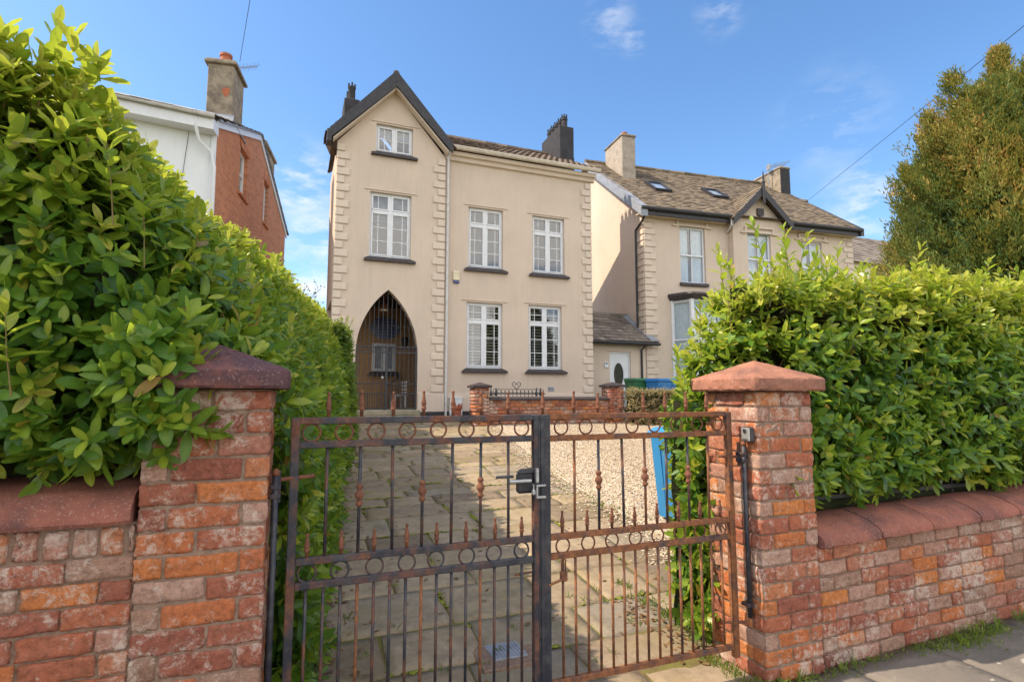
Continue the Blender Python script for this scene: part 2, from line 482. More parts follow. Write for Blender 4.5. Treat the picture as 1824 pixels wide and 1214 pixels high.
def m_flag():
    t = NT('york_flagstone')
    base = t.ramp(t.tone(), (0, (.215, .165, .115)), (.35, (.31, .24, .165)), (.7, (.37, .29, .195)), (1, (.25, .215, .17)))
    c = t.mix(1.0, base, t.ramp(t.noise(9, 9, .75), (.3, .68), (.68, 1.15)), 'MULTIPLY')
    c = t.mix(t.ramp(t.noise(1.7, 8, .7), (.47, 0), (.70, .65)), c, (.25, .195, .09))
    c = t.mix(t.ramp(t.noise(60, 4, .7), (.62, 0), (.72, .6)), c, (.42, .36, .28))
    c = t.mix(t.ramp(t.noise(3.7, 8, .75), (.53, 0), (.70, .65)), c, (.12, .10, .08))
    return t.pbr(c, .9, 0, .2, t.bump(t.math('ADD', t.noise(40, 8, .75), t.math('MULTIPLY', t.noise(6, 4), 2)), .6, .01))


FLAG = m_flag()
BED = simple('mossy_joint_soil', (.13, .085, .04), (.16, .17, .03), scale=3.5, rough=1, bump=.8, bscale=50, bdist=.01)
t = NT('pavement_flag')
c = t.mix(t.ramp(t.noise(2.5, 8, .7), (.35, 0), (.7, 1)), (.19, .165, .14), (.12, .11, .10))
c = t.mix(t.ramp(t.noise(70, 4, .7), (.6, 0), (.72, .5)), c, (.34, .30, .26))
c = t.mix(t.ramp(t.noise(5.5, 9, .75), (.56, 0), (.66, .6)), c, (.075, .07, .065))
c = t.mix(t.ramp(t.noise(13, 2, .4), (.70, 0), (.73, .7)), c, (.40, .37, .34))
PAVE = t.pbr(c, .88, 0, .25, t.bump(t.noise(50, 8, .75), .6, .006))
SOIL = simple('ground_soil', (.16, .13, .08), (.10, .12, .04), scale=1.2, rough=1, bump=.6, bscale=20, bdist=.02)
t = NT('gravel_pebble')
c = t.ramp(t.tone(), (0, (.12, .075, .05)), (.25, (.36, .27, .18)), (.55, (.50, .41, .30)), (.85, (.62, .54, .43)), (1, (.33, .30, .27)))
PEBBLE = t.pbr(c, .85, 0, .3)
t = NT('gravel_bed')
c = t.ramp(t.vor(42, 'Color'), (0.1, (.22, .14, .08)), (.5, (.42, .34, .24)), (.9, (.54, .46, .36)))
GRAVELBED = t.pbr(c, .9, 0, .2, t.bump(t.vor(42), .9, .02))


def m_brickwall(name):
    t = NT(name)
    b = t.node('ShaderNodeTexBrick'); mp = t.node('ShaderNodeMapping'); mp.inputs['Rotation'].default_value = (R(90), 0, 0)
    t.nt.links.new(t.tc.outputs['Generated'], mp.inputs[0])
    # brick pattern laid in the wall's own length/height frame, metres
    uv = t.node('ShaderNodeUVMap'); uv.uv_map = 'wall'
    t.nt.links.new(uv.outputs[0], b.inputs['Vector'])
    b.inputs['Scale'].default_value = 1; b.inputs['Brick Width'].default_value = .235; b.inputs['Row Height'].default_value = .083
    b.inputs['Mortar Size'].default_value = .010; b.inputs['Bias'].default_value = -.1
    b.inputs['Color1'].default_value = (.58, .215, .095, 1); b.inputs['Color2'].default_value = (.38, .125, .06, 1); b.inputs['Mortar'].default_value = (.42, .32, .25, 1)
    c = t.mix(t.ramp(t.noise(.7, 8, .7), (.4, 0), (.7, .5)), b.outputs['Color'], (.40, .17, .09))
    return t.pbr(c, .92, 0, .15, t.bump(b.outputs['Fac'], -.6, .01))


BRICKWALL = m_brickwall('patterned_brick_wall')


def wall_uv(o, ux, uy):
    """lay a metre grid on a wall mesh: u along (ux,uy), v up"""
    me = o.data; uvl = me.uv_layers.new(name='wall')
    for lp in me.loops:
        p = me.vertices[lp.vertex_index].co
        uvl.data[lp.index].uv = (p.x * ux + p.y * uy, p.z)


# ------------------------------------------------------------------ rough blocks (bricks, slabs)
def block_template(nx, ny, nz):
    """surface grid of a cube [-1,1]^3"""
    key, vs, fs = {}, [], []

    def vid(i, j, k):
        if (i, j, k) not in key:
            key[(i, j, k)] = len(vs); vs.append((-1 + 2 * i / nx, -1 + 2 * j / ny, -1 + 2 * k / nz))
        return key[(i, j, k)]
    for i in range(nx):
        for k in range(nz):
            fs.append((vid(i, 0, k), vid(i + 1, 0, k), vid(i + 1, 0, k + 1), vid(i, 0, k + 1)))
            fs.append((vid(i, ny, k), vid(i, ny, k + 1), vid(i + 1, ny, k + 1), vid(i + 1, ny, k)))
        for j in range(ny):
            fs.append((vid(i, j, 0), vid(i, j + 1, 0), vid(i + 1, j + 1, 0), vid(i + 1, j, 0)))
            fs.append((vid(i, j, nz), vid(i + 1, j, nz), vid(i + 1, j + 1, nz), vid(i, j + 1, nz)))
    for j in range(ny):
        for k in range(nz):
            fs.append((vid(0, j, k), vid(0, j, k + 1), vid(0, j + 1, k + 1), vid(0, j + 1, k)))
            fs.append((vid(nx, j, k), vid(nx, j + 1, k), vid(nx, j + 1, k + 1), vid(nx, j, k + 1)))
    return np.array(vs), np.array(fs)


class Blocks:
    """many rough-edged blocks collected as one numpy mesh"""
    def __init__(s, nx=8, ny=4, nz=4):
        s.T, s.F0 = block_template(nx, ny, nz); s.V = []; s.Fs = []; s.t = []; s.n = 0; s.post = None

    def add(s, c, h, tone, rnd=.012, amp=.002, jit=.0, wob=.003, yaw=0):
        p = s.T.copy(); h = np.array(h, float)
        # grid lines pulled to the edges so the rounding stays at the edge
        p = np.sign(p) * np.abs(p) ** .75
        q = p * h
        inner = np.clip(q, -(h - rnd), h - rnd); d = q - inner
        L = np.linalg.norm(d, axis=1, keepdims=True); L[L == 0] = 1
        q = inner + d / L * np.minimum(np.max(np.abs(d), axis=1, keepdims=True), rnd)
        ph = rng.uniform(0, 6.28, 9); fr = rng.uniform(.8, 2.2, 9)
        w = np.stack([np.sin(p @ rng.normal(0, 1.7, 3) * fr[i] + ph[i]) for i in range(3)], 1)
        q = q + w * wob + rng.normal(0, amp, q.shape)
        if jit: q = q + rng.normal(0, jit, 3)
        if yaw:
            a = math.cos(yaw), math.sin(yaw); q = np.stack([q[:, 0] * a[0] - q[:, 1] * a[1], q[:, 0] * a[1] + q[:, 1] * a[0], q[:, 2]], 1)
        q = q + np.array(c)
        s.V.append(q); s.Fs.append(s.F0 + s.n); s.n += len(q); s.t.append(np.full(len(q), tone))

    def build(s, name, mat, parent=None):
        V = np.concatenate(s.V)
        if s.post: V = s.post(V)
        return np_mesh(name, V, np.concatenate(s.Fs), np.concatenate(s.t), mat, parent, True)


def btone():
    r = random.random()
    if r < .24: return random.uniform(.44, .64)
    if r < .62: return random.uniform(.2, .44)
    if r < .9: return random.uniform(.66, .95)
    return random.uniform(0, 1)


# ------------------------------------------------------------------ ground, pavement, drive
xs = np.concatenate([[-900, -300, -100, -40, -20], np.arange(-12, 2.6, 2), np.arange(2.6, 15, 1.0), [20, 40, 100, 300, 900]])
ys = np.concatenate([[-900, -200, -40, -10, -4, 0, 2.0, 2.6, 3.0, 3.6, 4.2, 6, 9, 12, 14.8], [14.83, 20, 40, 100, 300, 900]])
XX, YY = np.meshgrid(xs, ys); ZZ = gz(XX, YY) - .035
nxx = len(xs)
gv = np.stack([XX.ravel(), YY.ravel(), ZZ.ravel()], 1)
gf = [(j * nxx + i, j * nxx + i + 1, (j + 1) * nxx + i + 1, (j + 1) * nxx + i) for j in range(len(ys) - 1) for i in range(nxx - 1)]
g = np_mesh('ground', gv, gf, np.zeros(len(gv)), SOIL, None, False); tag(g, kind='structure')

drape = lambda V: np.stack([V[:, 0], V[:, 1], V[:, 2] + gz(V[:, 0], V[:, 1])], 1)
pv = Blocks(6, 5, 2); pv.post = drape
yrow = 2.58
while yrow > -2.4:
    dep = random.uniform(.62, .78); x = -7 + random.uniform(0, .6)
    while x < 11:
        w = random.uniform(.62, 1.0)
        pv.add((x + w / 2, yrow - dep / 2, -.03), (w / 2 - .006, dep / 2 - .006, .035), random.random(), .008, .0008, wob=.002)
        x += w
    yrow -= dep
o = pv.build('pavement', PAVE); tag(o, kind='structure')


def left_edge(y): return np.interp(y, [2.6, 3.2, 5, 8, 11, 14], [0.0, .02, .22, .55, .95, 1.15])
def right_edge(y): return np.interp(y, [2.6, 4, 5, 6.6, 8, 10.5, 12.8, 14], [2.6, 3.4, 3.72, 3.76, 3.84, 4.27, 4.68, 4.9])


dv = Blocks(7, 6, 2); dv.post = drape
joints = []
y = 2.62
while y < 14.45:
    dep = random.uniform(.36, .62) if y < 6 else random.uniform(.28, .50)
    x = left_edge(y) - .45 - random.uniform(0, .5); xe = right_edge(y) + .35
    while x < xe:
        w = random.uniform(.45, 1.0)
        dv.add((x + w / 2, y + dep / 2 + random.uniform(-.012, .012), -.034), (w / 2 - .006, dep / 2 - .007, .036), random.random(), .014, .0014, wob=.005, yaw=random.gauss(0, .018))
        joints.append((x, y, x + w, y)); joints.append((x, y, x, y + dep))
        x += w
    y += dep
o = dv.build('driveway', FLAG); tag(o, kind='structure')
# joint bed under the stones
m = MB(); ys2 = np.arange(2.6, 14.6, .5)
vv = []; ff = []
for i, yy in enumerate(ys2):
    for xx in (left_edge(yy) - 1.2, 1.8, right_edge(yy) + .4): vv.append((xx, yy, gz(xx, yy) - .012))
for i in range(len(ys2) - 1):
    for k in range(2): ff.append((i * 3 + k, i * 3 + k + 1, i * 3 + k + 4, i * 3 + k + 3))
o = m.add(vv, ff).build('driveway_bed', BED); tag(o, kind='structure')
# moss in the joints
T8 = np.array([(1, 0, 0), (0, 1, 0), (-1, 0, 0), (0, -1, 0), (0, 0, 1), (0, 0, -1)], float)
F8 = np.array([(0, 1, 4), (1, 2, 4), (2, 3, 4), (3, 0, 4), (1, 0, 5), (2, 1, 5), (3, 2, 5), (0, 3, 5)])


def scatter_oct(name, P_, S_, T_, mat, parent=None, smooth=False):
    n = len(P_)
    a = rng.uniform(0, 6.28, n); ca, sa = np.cos(a), np.sin(a)
    V = T8[None] * S_[:, None, :] * rng.uniform(.75, 1.25, (n, 6, 1))
    V = np.stack([V[..., 0] * ca[:, None] - V[..., 1] * sa[:, None], V[..., 0] * sa[:, None] + V[..., 1] * ca[:, None], V[..., 2]], -1) + P_[:, None, :]
    F = (F8[None] + 6 * np.arange(n)[:, None, None]).reshape(-1, 3)
    return np_mesh(name, V.reshape(-1, 3), F, np.repeat(T_, 6), mat, parent, smooth)


mp_, ms_ = [], []
for (x0, y0, x1, y1) in joints:
    if random.random() < .6:
        L = math.hypot(x1 - x0, y1 - y0); a, b = sorted((random.random(), random.random()))
        for k in range(int(L * (b - a) * 60)):
            f = random.uniform(a, b); px, py = x0 + (x1 - x0) * f + random.gauss(0, .011), y0 + (y1 - y0) * f + random.gauss(0, .011)
            mp_.append((px, py, gz(px, py) + .000)); s = random.uniform(.006, .020); ms_.append((s * 1.4, s * 1.3, s * .55))
MOSS = simple('moss', (.16, .20, .025), (.25, .25, .04), scale=9, rough=1, bump=.8, bscale=120)
o = scatter_oct('moss', np.array(mp_), np.array(ms_), np.zeros(len(mp_)), MOSS, None, True); tag(o, kind='stuff')

# gravel
m = MB(); vv = []; ff = []; ysg = np.arange(4.2, 14.8, .6)
for yy in ysg:
    for xx in (right_edge(yy) - .02, 6.0, 9.2): vv.append((xx, yy, gz(xx, yy) + .012))
for i in range(len(ysg) - 1):
    for k in range(2): ff.append((i * 3 + k, i * 3 + k + 1, i * 3 + k + 4, i * 3 + k + 3))
o = m.add(vv, ff).build('gravel_bed', GRAVELBED); tag(o, kind='structure')
n = 52000
gy = 4.4 + (rng.random(n) ** 1.35) * 8.9
gx = right_edge(gy) - .05 + rng.gamma(.9, 1.5, n)
edge = rng.random(n) < .05
gx[edge] = right_edge(gy[edge]) - np.abs(rng.normal(0, .22, edge.sum()))
kp = (gx < 9.0); gx, gy = gx[kp], gy[kp]; n = len(gx)
sz = rng.uniform(.007, .0165, n)
P_ = np.stack([gx, gy, gz(gx, gy) + .016 + rng.uniform(0, .012, n)], 1)
P_[:, 2] -= np.where(gx < right_edge(gy), .012, 0)
o = scatter_oct('gravel', P_, np.stack([sz * 1.2, sz, sz * .75], 1), np.clip(rng.normal(.6, .22, n), 0, 1), PEBBLE); tag(o, kind='stuff')

# drain cover, set in a mortar patch
dt = thing('drain_cover', 'small square grey drain cover sunk in a mortar patch behind the gate', 'drain cover', (1.31, 3.47, .044))
m = MB(); m.bbox(1.20, 1.42, 3.36, 3.58, .03, .058, .004)
for k in range(9): m.box(1.212 + k * .023, 1.224 + k * .023, 3.375, 3.565, .058, .0615)
m.build('cover_plate', LEAD, dt)
m = MB(); m.bbox(1.10, 1.52, 3.27, 3.66, .02, .051, .006); m.build('mortar_surround', MORTAR, dt)

# ------------------------------------------------------------------ street walls and pillars
CH = .0915


def pillar(x0, x1, y0, y1, ztop, label, capmat, capseed):
    t = thing('brick_pillar', label, 'gate pillar', ((x0 + x1) / 2, (y0 + y1) / 2, 0), 0, 'brick gate pillars')
    w = x1 - x0; n = int(round(ztop / CH)); ch = ztop / n
    b = Blocks(12, 5, 6)
    hw = .104; j = .0042
    for k in range(n):
        zc = (k + .5) * ch; hz = ch / 2 - .0045

        def brick(xa, xb, ya, yb):
            b.add(((xa + xb) / 2, (ya + yb) / 2, zc), ((xb - xa) / 2 - j, (yb - ya) / 2 - j, hz + random.uniform(-.002, .001)), btone(), random.uniform(.005, .009), .0015, .0018, wob=.0024)
        s = w / 2 + random.uniform(-.035, .035)
        if k % 2:
            for ya, yb in ((y0, y0 + hw), (y1 - hw, y1)):
                brick(x0, x0 + s, ya, yb); brick(x0 + s, x1, ya, yb)
            for xa, xb in ((x0, x0 + hw), (x1 - hw, x1)): brick(xa, xb, y0 + hw, y1 - hw)
        else:
            for xa, xb in ((x0, x0 + hw), (x1 - hw, x1)):
                brick(xa, xb, y0, y0 + s); brick(xa, xb, y0 + s, y1)
            for ya, yb in ((y0, y0 + hw), (y1 - hw, y1)): brick(x0 + hw, x1 - hw, ya, yb)
    b.build('brickwork', BRICK, t)
    m = MB(); m.box(x0 + .011, x1 - .011, y0 + .011, y1 - .011, -.03, ztop - .002); m.build('mortar_core', MORTAR, t)
    # pyramid cap, a dense grid so its edges can wear
    ov = .066; cx, cy = (x0 + x1) / 2, (y0 + y1) / 2; h = w / 2 + ov; N = 26
    vs, fs = [], []
    r2 = np.random.default_rng(capseed)
    rows = []
    prof = [(0.0, ztop + .004), (h - .01, ztop + .002), (h, ztop + .014), (h, ztop + .045), (h, ztop + .074), (h - .008, ztop + .084)]
    for q in np.linspace(.9, 0.0, 10): prof.append(((h - .008) * q, ztop + .084 + (1 - q) * .118))
    for r_, z in prof:
        rad = .018
        ring = []
        for sidx in range(4):
            for k in range(N):
                u = -1 + 2 * k / N
                p = [(u, -1), (1, u), (-u, 1), (-1, -u)][sidx]
                ring.append((cx + p[0] * r_, cy + p[1] * r_, z))
        rows.append(ring)
    V = np.array(rows); M4 = 4 * N
    nzv = r2.normal(0, .0011, V.shape)
    V = V + nzv * np.minimum(1, np.linalg.norm(V[..., :2] - [cx, cy], axis=2, keepdims=True) / .05)
    corner = (np.abs(V[..., 0] - cx) * np.abs(V[..., 1] - cy)) / (h * h)
    V[..., :2] = cx * 0 + np.array([cx, cy]) + (V[..., :2] - [cx, cy]) * (1 - .035 * np.clip((corner - .82) / .18, 0, 1) ** 2)[..., None]
    nr = len(prof)
    F = [(i * M4 + k, i * M4 + (k + 1) % M4, (i + 1) * M4 + (k + 1) % M4, (i + 1) * M4 + k) for i in range(nr - 1) for k in range(M4)]
    o = np_mesh('cap_stone', V.reshape(-1, 3), F, np.zeros(nr * M4), capmat, t, True)
    try: o.data.set_sharp_from_angle(angle=R(35))
    except Exception: pass
    return t


pillar(-.56, -.085, 2.6, 3.065, 1.69, 'brick gate pillar with a dark weathered pyramid cap half covered by laurel leaves', CAPL, 3)
pillar(2.585, 3.045, 2.6, 3.06, 1.69, 'brick gate pillar with a pink pyramid cap and a key safe on its side', CAPR, 5)


def street_wall(x0, x1, ztop, label, soldier, rise=0.0):
    t = thing('brick_wall', label, 'garden wall', ((x0 + x1) / 2, 2.7, 0), 0, 'brick street walls')
    b = Blocks(11, 3, 6)
    zt = ztop - (.115 if soldier else 0)
    n = int(round(zt / .0905)); ch = zt / n
    for k in range(n):
        x = x0 - (.12 if k % 2 else .0); zc = (k + .5) * ch
        while x < x1 - .01:
            w = .245 if random.random() > .12 else .125
            xa, xb = max(x, x0), min(x + w, x1)
            if xb - xa > .04:
                zz = zc + gz((xa + xb) / 2, 2.6) * .8
                b.add(((xa + xb) / 2, 2.605 + .052, zz), ((xb - xa) / 2 - .0045, .052, ch / 2 - .0048), btone() if not (rise and random.random() < .5) else random.uniform(.66, .98), random.uniform(.005, .009), .0015, .0018, wob=.0024)
            x += w
    if soldier:
        x = x0
        while x < x1 - .02:
            w = min(.0905, x1 - x)
            b.add((x + w / 2, 2.605 + .052, ztop - .057), (w / 2 - .006, .052, .053), random.uniform(.66, .95), .012, .0017, .002, wob=.0034)
            x += w
    b.build('brickwork', BRICKW if rise else BRICK, t)
    m = MB(); m.box(x0, x1, 2.618, 2.84, -.05, ztop + .005); m.build('mortar_core', MORTAR, t)
    return t


lw = street_wall(-5.2, -.553, 1.165, 'low brick street wall with a smooth red coping slab under the laurel hedge', True)
rw = street_wall(3.038, 9.5, .72, 'long low brick street wall with rounded coping stones and grass at its foot', False, 1)


def coping(parent, xs_, prof, dark_tone=.5):
    """coping stones along x, rounded profile, one mesh"""
    n = len(prof); V, F, T = [], [], []; o = 0
    for a, b in zip(xs_[:-1], xs_[1:]):
        segs = 14; g_ = .006; tn = random.random()
        us = np.linspace(a + g_, b - g_, segs)
        for i, u in enumerate(us):
            sh = .988 if i in (0, segs - 1) else 1
            cy_ = np.mean([p[0] for p in prof]); cz_ = np.mean([p[1] for p in prof])
            for (yy, zz) in prof:
                V.append((u + random.gauss(0, .0012), cy_ + (yy - cy_) * sh + random.gauss(0, .0014), cz_ + (zz - cz_) * (sh if sh == 1 else .96) + random.gauss(0, .0012) + gz(u, 2.6) * .8)); T.append(tn)
        for i in range(segs - 1):
            for k in range(n):
                F.append((o + i * n + k, o + i * n + (k + 1) % n, o + (i + 1) * n + (k + 1) % n, o + (i + 1) * n + k))
        # ends
        for i in (0, segs - 1):
            cidx = len(V); V.append(tuple(np.mean(np.array(V[o + i * n:o + i * n + n]), 0))); T.append(tn)
            for k in range(n): F.append((o + i * n + k, o + i * n + (k + 1) % n, cidx, cidx))
        o = len(V)
    F4 = [f for f in F if f[2] != f[3]]; F3 = [f[:3] for f in F if f[2] == f[3]]
    F = F4 + [(f[0], f[1], f[2], f[2]) for f in []]
    mb = MB(); mb.add(V, F4 + F3, T)
    return mb.build('coping', COPING, parent, 'auto')


def lerp_prof(pts, n=4):
    out = []
    for i in range(len(pts)):
        a, b = pts[i], pts[(i + 1) % len(pts)]
        L = math.hypot(b[0] - a[0], b[1] - a[1]); k = max(1, int(L / .03))
        for q in range(k): out.append((a[0] + (b[0] - a[0]) * q / k, a[1] + (b[1] - a[1]) * q / k))
    return out


coping(lw, [-5.2, -4.1, -2.95, -1.75, -.566], lerp_prof([(2.95, 1.17), (2.95, 1.325), (2.80, 1.318), (2.66, 1.285), (2.60, 1.255), (2.577, 1.225), (2.572, 1.185), (2.582, 1.168)]))
cx_ = [3.05]
while cx_[-1] < 9.2: cx_.append(cx_[-1] + random.choice((.46, .52, .50)))
coping(rw, cx_, lerp_prof([(2.93, .722), (2.93, .845), (2.86, .862), (2.76, .852), (2.66, .822), (2.59, .785), (2.566, .755), (2.566, .725), (2.585, .716)]))


def wall_railing(x0, x1, z, label, yb=2.90):
    t = thing('iron_railing', label, 'railing', ((x0 + x1) / 2, yb, z), 0, 'iron rails behind the street walls')
    m = MB(); m.bbox(x0, x1, yb - .018, yb + .018, z, z + .035, .004); m.build('rail', IRON, t)
    for i, x in enumerate(np.arange(x0 + .1, x1, .28)):
        if i % 2 == 0: mm = MB(); mm.tube([(x, yb, z - .08), (x, yb, z + .55)], .008, 6); mm.build('upright', IRON, t)


wall_railing(3.06, 9.2, .945, 'black iron rail running low behind the right street wall under the hedge')
wall_railing(-5.0, -.58, 1.40, 'black iron rail hidden in the dark gap above the left street wall')


# ------------------------------------------------------------------ gate leaves
def spike(x, y, z, h, tone=.5):
    prof = [(.0085, 0), (.0085, .22), (.012, .25), (.014, .30), (.010, .34), (.011, .40), (.0135, .47), (.0115, .55), (.0065, .78), (.0055, .86), (.0085, .91), (.006, .97), (.001, 1.0)]
    m = MB(); m.lathe(x, y, [(r, z + q * h) for r, q in prof], 8); return m


def gate_leaf(xa, xb, ring0, step, rust, label, seed):
    random.seed(seed)
    Y = 2.75; zt, z2, z3, z4, zb = 1.548, 1.436, .92, .815, .185
    t = thing('gate_leaf', label, 'gate', ((xa + xb) / 2, Y, 0), 0, 'iron gate leaves')
    rail_m = RUSTIER if rust else RUSTY
    for x in (xa, xb):
        m = MB(); m.bbox(x - .019, x + .019, Y - .019, Y + .019, .12 if x in (xa, xb) else zb, zt + .014, .003)
        m.build('stile', RUSTY if (not rust or abs(x - xb) > .1) else RUSTIER, t)
    for i, z in enumerate((zt, z2, z3, z4, zb)):
        sag = random.uniform(-.003, .003)
        m = MB(); h = .0155
        xs_ = np.linspace(xa + .019, xb - .019, 2)
        m.bbox(xs_[0], xs_[1], Y - .015, Y + .015, z - h + sag, z + h + sag, .003)
        m.build('rail', rail_m, t)
    for i in range(8):
        x = ring0 + step * i
        for z0, z1 in ((zt, z2), (z3, z4)):
            m = MB(); m.ring((x + random.uniform(-.004, .004), Y, (z0 + z1) / 2), .0395, .0052, 'y', 24, 6, 1.02); m.build('ring', RUST if (z0 == zt or rust) else RUSTY, t, True)
        m = spike(x + random.uniform(-.004, .004), Y, z3 + .015, .112 + random.uniform(-.012, .006)); m.build('spike', RUST, t, True)
        m = MB(); m.tube([(x, Y, zb), (x, Y, z4 - .013)], .0075, 8); m.build('bar', RUSTIER if rust else RUSTY, t, True)
    for i in range(7):
        x = ring0 + step * (i + .5)
        m = spike(x, Y, zt + .015, .125 + random.uniform(-.008, .004)); m.build('spike', RUST, t, True)
        up = MB(); lean = random.gauss(0, .003)
        up.tube([(x + lean, Y, z3), (x, Y, z2 - .013)], .0078, 8)
        b = up.build('bar', RUSTY if not rust or i % 3 else RUSTIER, t, True)
        if i % 2:
            zc = (z2 + z3) / 2 + .02
            m = MB(); m.lathe(x + lean / 2, Y, [(.008, zc - .052), (.015, zc - .045), (.017, zc - .037), (.011, zc - .026), (.012, zc - .02), (.021, zc - .006), (.021, zc + .006), (.012, zc + .02), (.011, zc + .026), (.017, zc + .037), (.015, zc + .045), (.008, zc + .052)], 12)
            m.build('collar', RUST, b, True)
        m = MB(); m.tube([(x, Y, zb), (x, Y, z4 - .013)], .0075, 8); m.build('bar', RUSTIER if rust or i % 2 else RUSTY, t, True)
    return t


gl = gate_leaf(.012, 1.208, .078, .1497, False, 'left iron gate leaf, mostly black paint, carrying the black lock box', 21)
gr = gate_leaf(1.262, 2.500, 1.362, .151, True, 'right iron gate leaf with rusty orange rails and a rusted padlock', 22)
random.seed(5)
m = MB(); m.bbox(1.226, 1.246, 2.722, 2.728, .05, 1.555, .002); m.bbox(1.216, 1.284, 2.7285, 2.7315, .05, 1.56, .001); m.build('cover_strip', IRON, gr)
m = spike(1.25, 2.75, 1.563, .125); m.build('spike', RUST, gr, True)
# lock box, bolts
m = MB(); m.bbox(1.098, 1.19, 2.728, 2.772, 1.155, 1.262, .012); m.hexa([(1.102, 2.73, 1.26), (1.19, 2.73, 1.26), (1.19, 2.77, 1.26), (1.102, 2.77, 1.26)], [(1.12, 2.735, 1.277), (1.19, 2.735, 1.284), (1.19, 2.765, 1.284), (1.12, 2.765, 1.277)])
lk = m.build('lock_box', BLACKPAINT, gl)
m = MB(); m.tube([(1.045, 2.715, 1.222), (1.165, 2.715, 1.222)], .0095, 8); m.lathe(1.175, 2.705, [(.006, 1.15), (.011, 1.155), (.011, 1.168), (.004, 1.18), (.004, 1.20), (.009, 1.205)], 8); m.build('lock_handle', SILVER, lk)
m = MB(); m.tube([(.985, 2.75, 1.243), (1.08, 2.75, 1.243)], .007, 8); m.build('strut', IRON, gl)
m = MB(); m.bbox(1.19, 1.205, 2.7, 2.724, 1.21, 1.285, .003); m.bbox(1.19, 1.245, 2.7, 2.719, 1.13, 1.142, .002); m.bbox(1.19, 1.20, 2.7, 2.719, 1.142, 1.19, .002); m.bbox(1.19, 1.245, 2.7, 2.719, 1.19, 1.20, .002); m.build('latch_plate', SILVER, gl)
m = MB(); m.tube([(1.095, 2.765, .742), (1.20, 2.765, .748)], .007, 8); m.build('bolt', RUSTIER, gl)
m = MB(); m.tube([(1.27, 2.73, .68), (1.345, 2.73, .70)], .007, 8); m.build('bolt', RUSTIER, gr)
for z in (1.29, .32):
    m = MB(); m.tube([(-.07, 2.72, z), (.10, 2.76, z + .006)], .009, 8); m.build('hinge_pin', RUST, gl)
    m = MB(); m.tube([(2.43, 2.76, z + .004), (2.56, 2.72, z)], .009, 8); m.build('hinge_pin', RUST, gr)
pd_ = thing('padlock', 'small rusted padlock with a long shackle hanging on the right gate leaf', 'padlock', (1.365, 2.735, .705))
m = MB(); m.bbox(1.338, 1.378, 2.722, 2.744, .69, .742, .005); m.build('body', RUST, pd_)
m = MB(); m.tube([(1.347, 2.733, .742), (1.347, 2.733, .795), (1.351, 2.733, .807), (1.358, 2.733, .812), (1.365, 2.733, .807), (1.369, 2.733, .795), (1.369, 2.733, .735)], .0042, 6); m.build('shackle', RUST, pd_, True)

for x, z0, z1, lab in ((-.062, .02, 1.315, 'thin black hinge post standing against the left brick pillar'), (2.556, .36, 1.36, 'black hinge pipe fixed to the inner side of the right brick pillar')):
    hp = thing('hinge_post', lab, 'gate hinge', (x, 2.68, z0), 0, 'hinge posts of the gate')
    m = MB(); m.tube([(x, 2.68, z0), (x, 2.68, z1)], .0145, 10); m.build('pipe', IRON, hp, True)
    m = MB(); m.lathe(x, 2.68, [(.016, z1), (.016, z1 + .018), (.006, z1 + .03)], 10); m.build('pipe_cap', RUST, hp, True)
    m = MB(); s_ = 1 if x < 1 else -1
    for zz in (z1 - .06, z1 - .10, (z0 + .06)): mm = MB(); mm.bbox(x - .022, x + .022, 2.665, 2.73, zz, zz + .022, .004); mm.build('hinge_bracket', RUSTY, hp)
    m.tube([(x + s_ * .012, 2.712, z1 - .12), (x + s_ * .012, 2.712, z1 + .02)], .009, 8); m.build('hinge_rod', RUSTY, hp)

ks = thing('key_safe', 'small grey key safe screwed to the side of the right brick pillar', 'key safe', (2.56, 2.655, 1.41))
m = MB(); m.bbox(2.552, 2.584, 2.612, 2.69, 1.385, 1.475, .008); m.build('body', BLACKPAINT, ks)
m = MB(); m.bbox(2.543, 2.553, 2.619, 2.684, 1.39, 1.47, .004); m.build('front_plate', SILVER, ks)
m = MB(); m.tube([(2.5445, 2.652, 1.45), (2.538, 2.652, 1.45)], .013, 12); m.bbox(2.5405, 2.5445, 2.63, 2.675, 1.397, 1.403, .001); m.build('dial', BLACKPAINT, ks)

# ------------------------------------------------------------------ main house
house = thing('rendered_house', 'cream rendered house with a steep black edged gable tower and a pointed arch porch', 'house', (4.6, 14.8, 1.05))
YF, YT = 14.8, 14.7        # main front, tower front


def rect(x0, x1, z0, z1): return [(x0, z0), (x1, z0), (x1, z1), (x0, z1)]


def ogive(x0, x1, z0, zs, zp, n=14):
    pts = [(x0, z0), (x1, z0), (x1, zs)]; cx = (x0 + x1) / 2; w = (x1 - x0) / 2; h = zp - zs
    # arc from spring to point: circle tangent to vertical at the spring
    r = (w * w + h * h) / (2 * w)
    a = math.asin(min(1, h / r))
    for i in range(1, n + 1):
        q = a * i / n; pts.append((x1 - r + r * math.cos(q), zs + r * math.sin(q)))
    for i in range(n - 1, -1, -1):
        q = a * i / n; pts.append((x0 + r - r * math.cos(q), zs + r * math.sin(q)))
    return pts


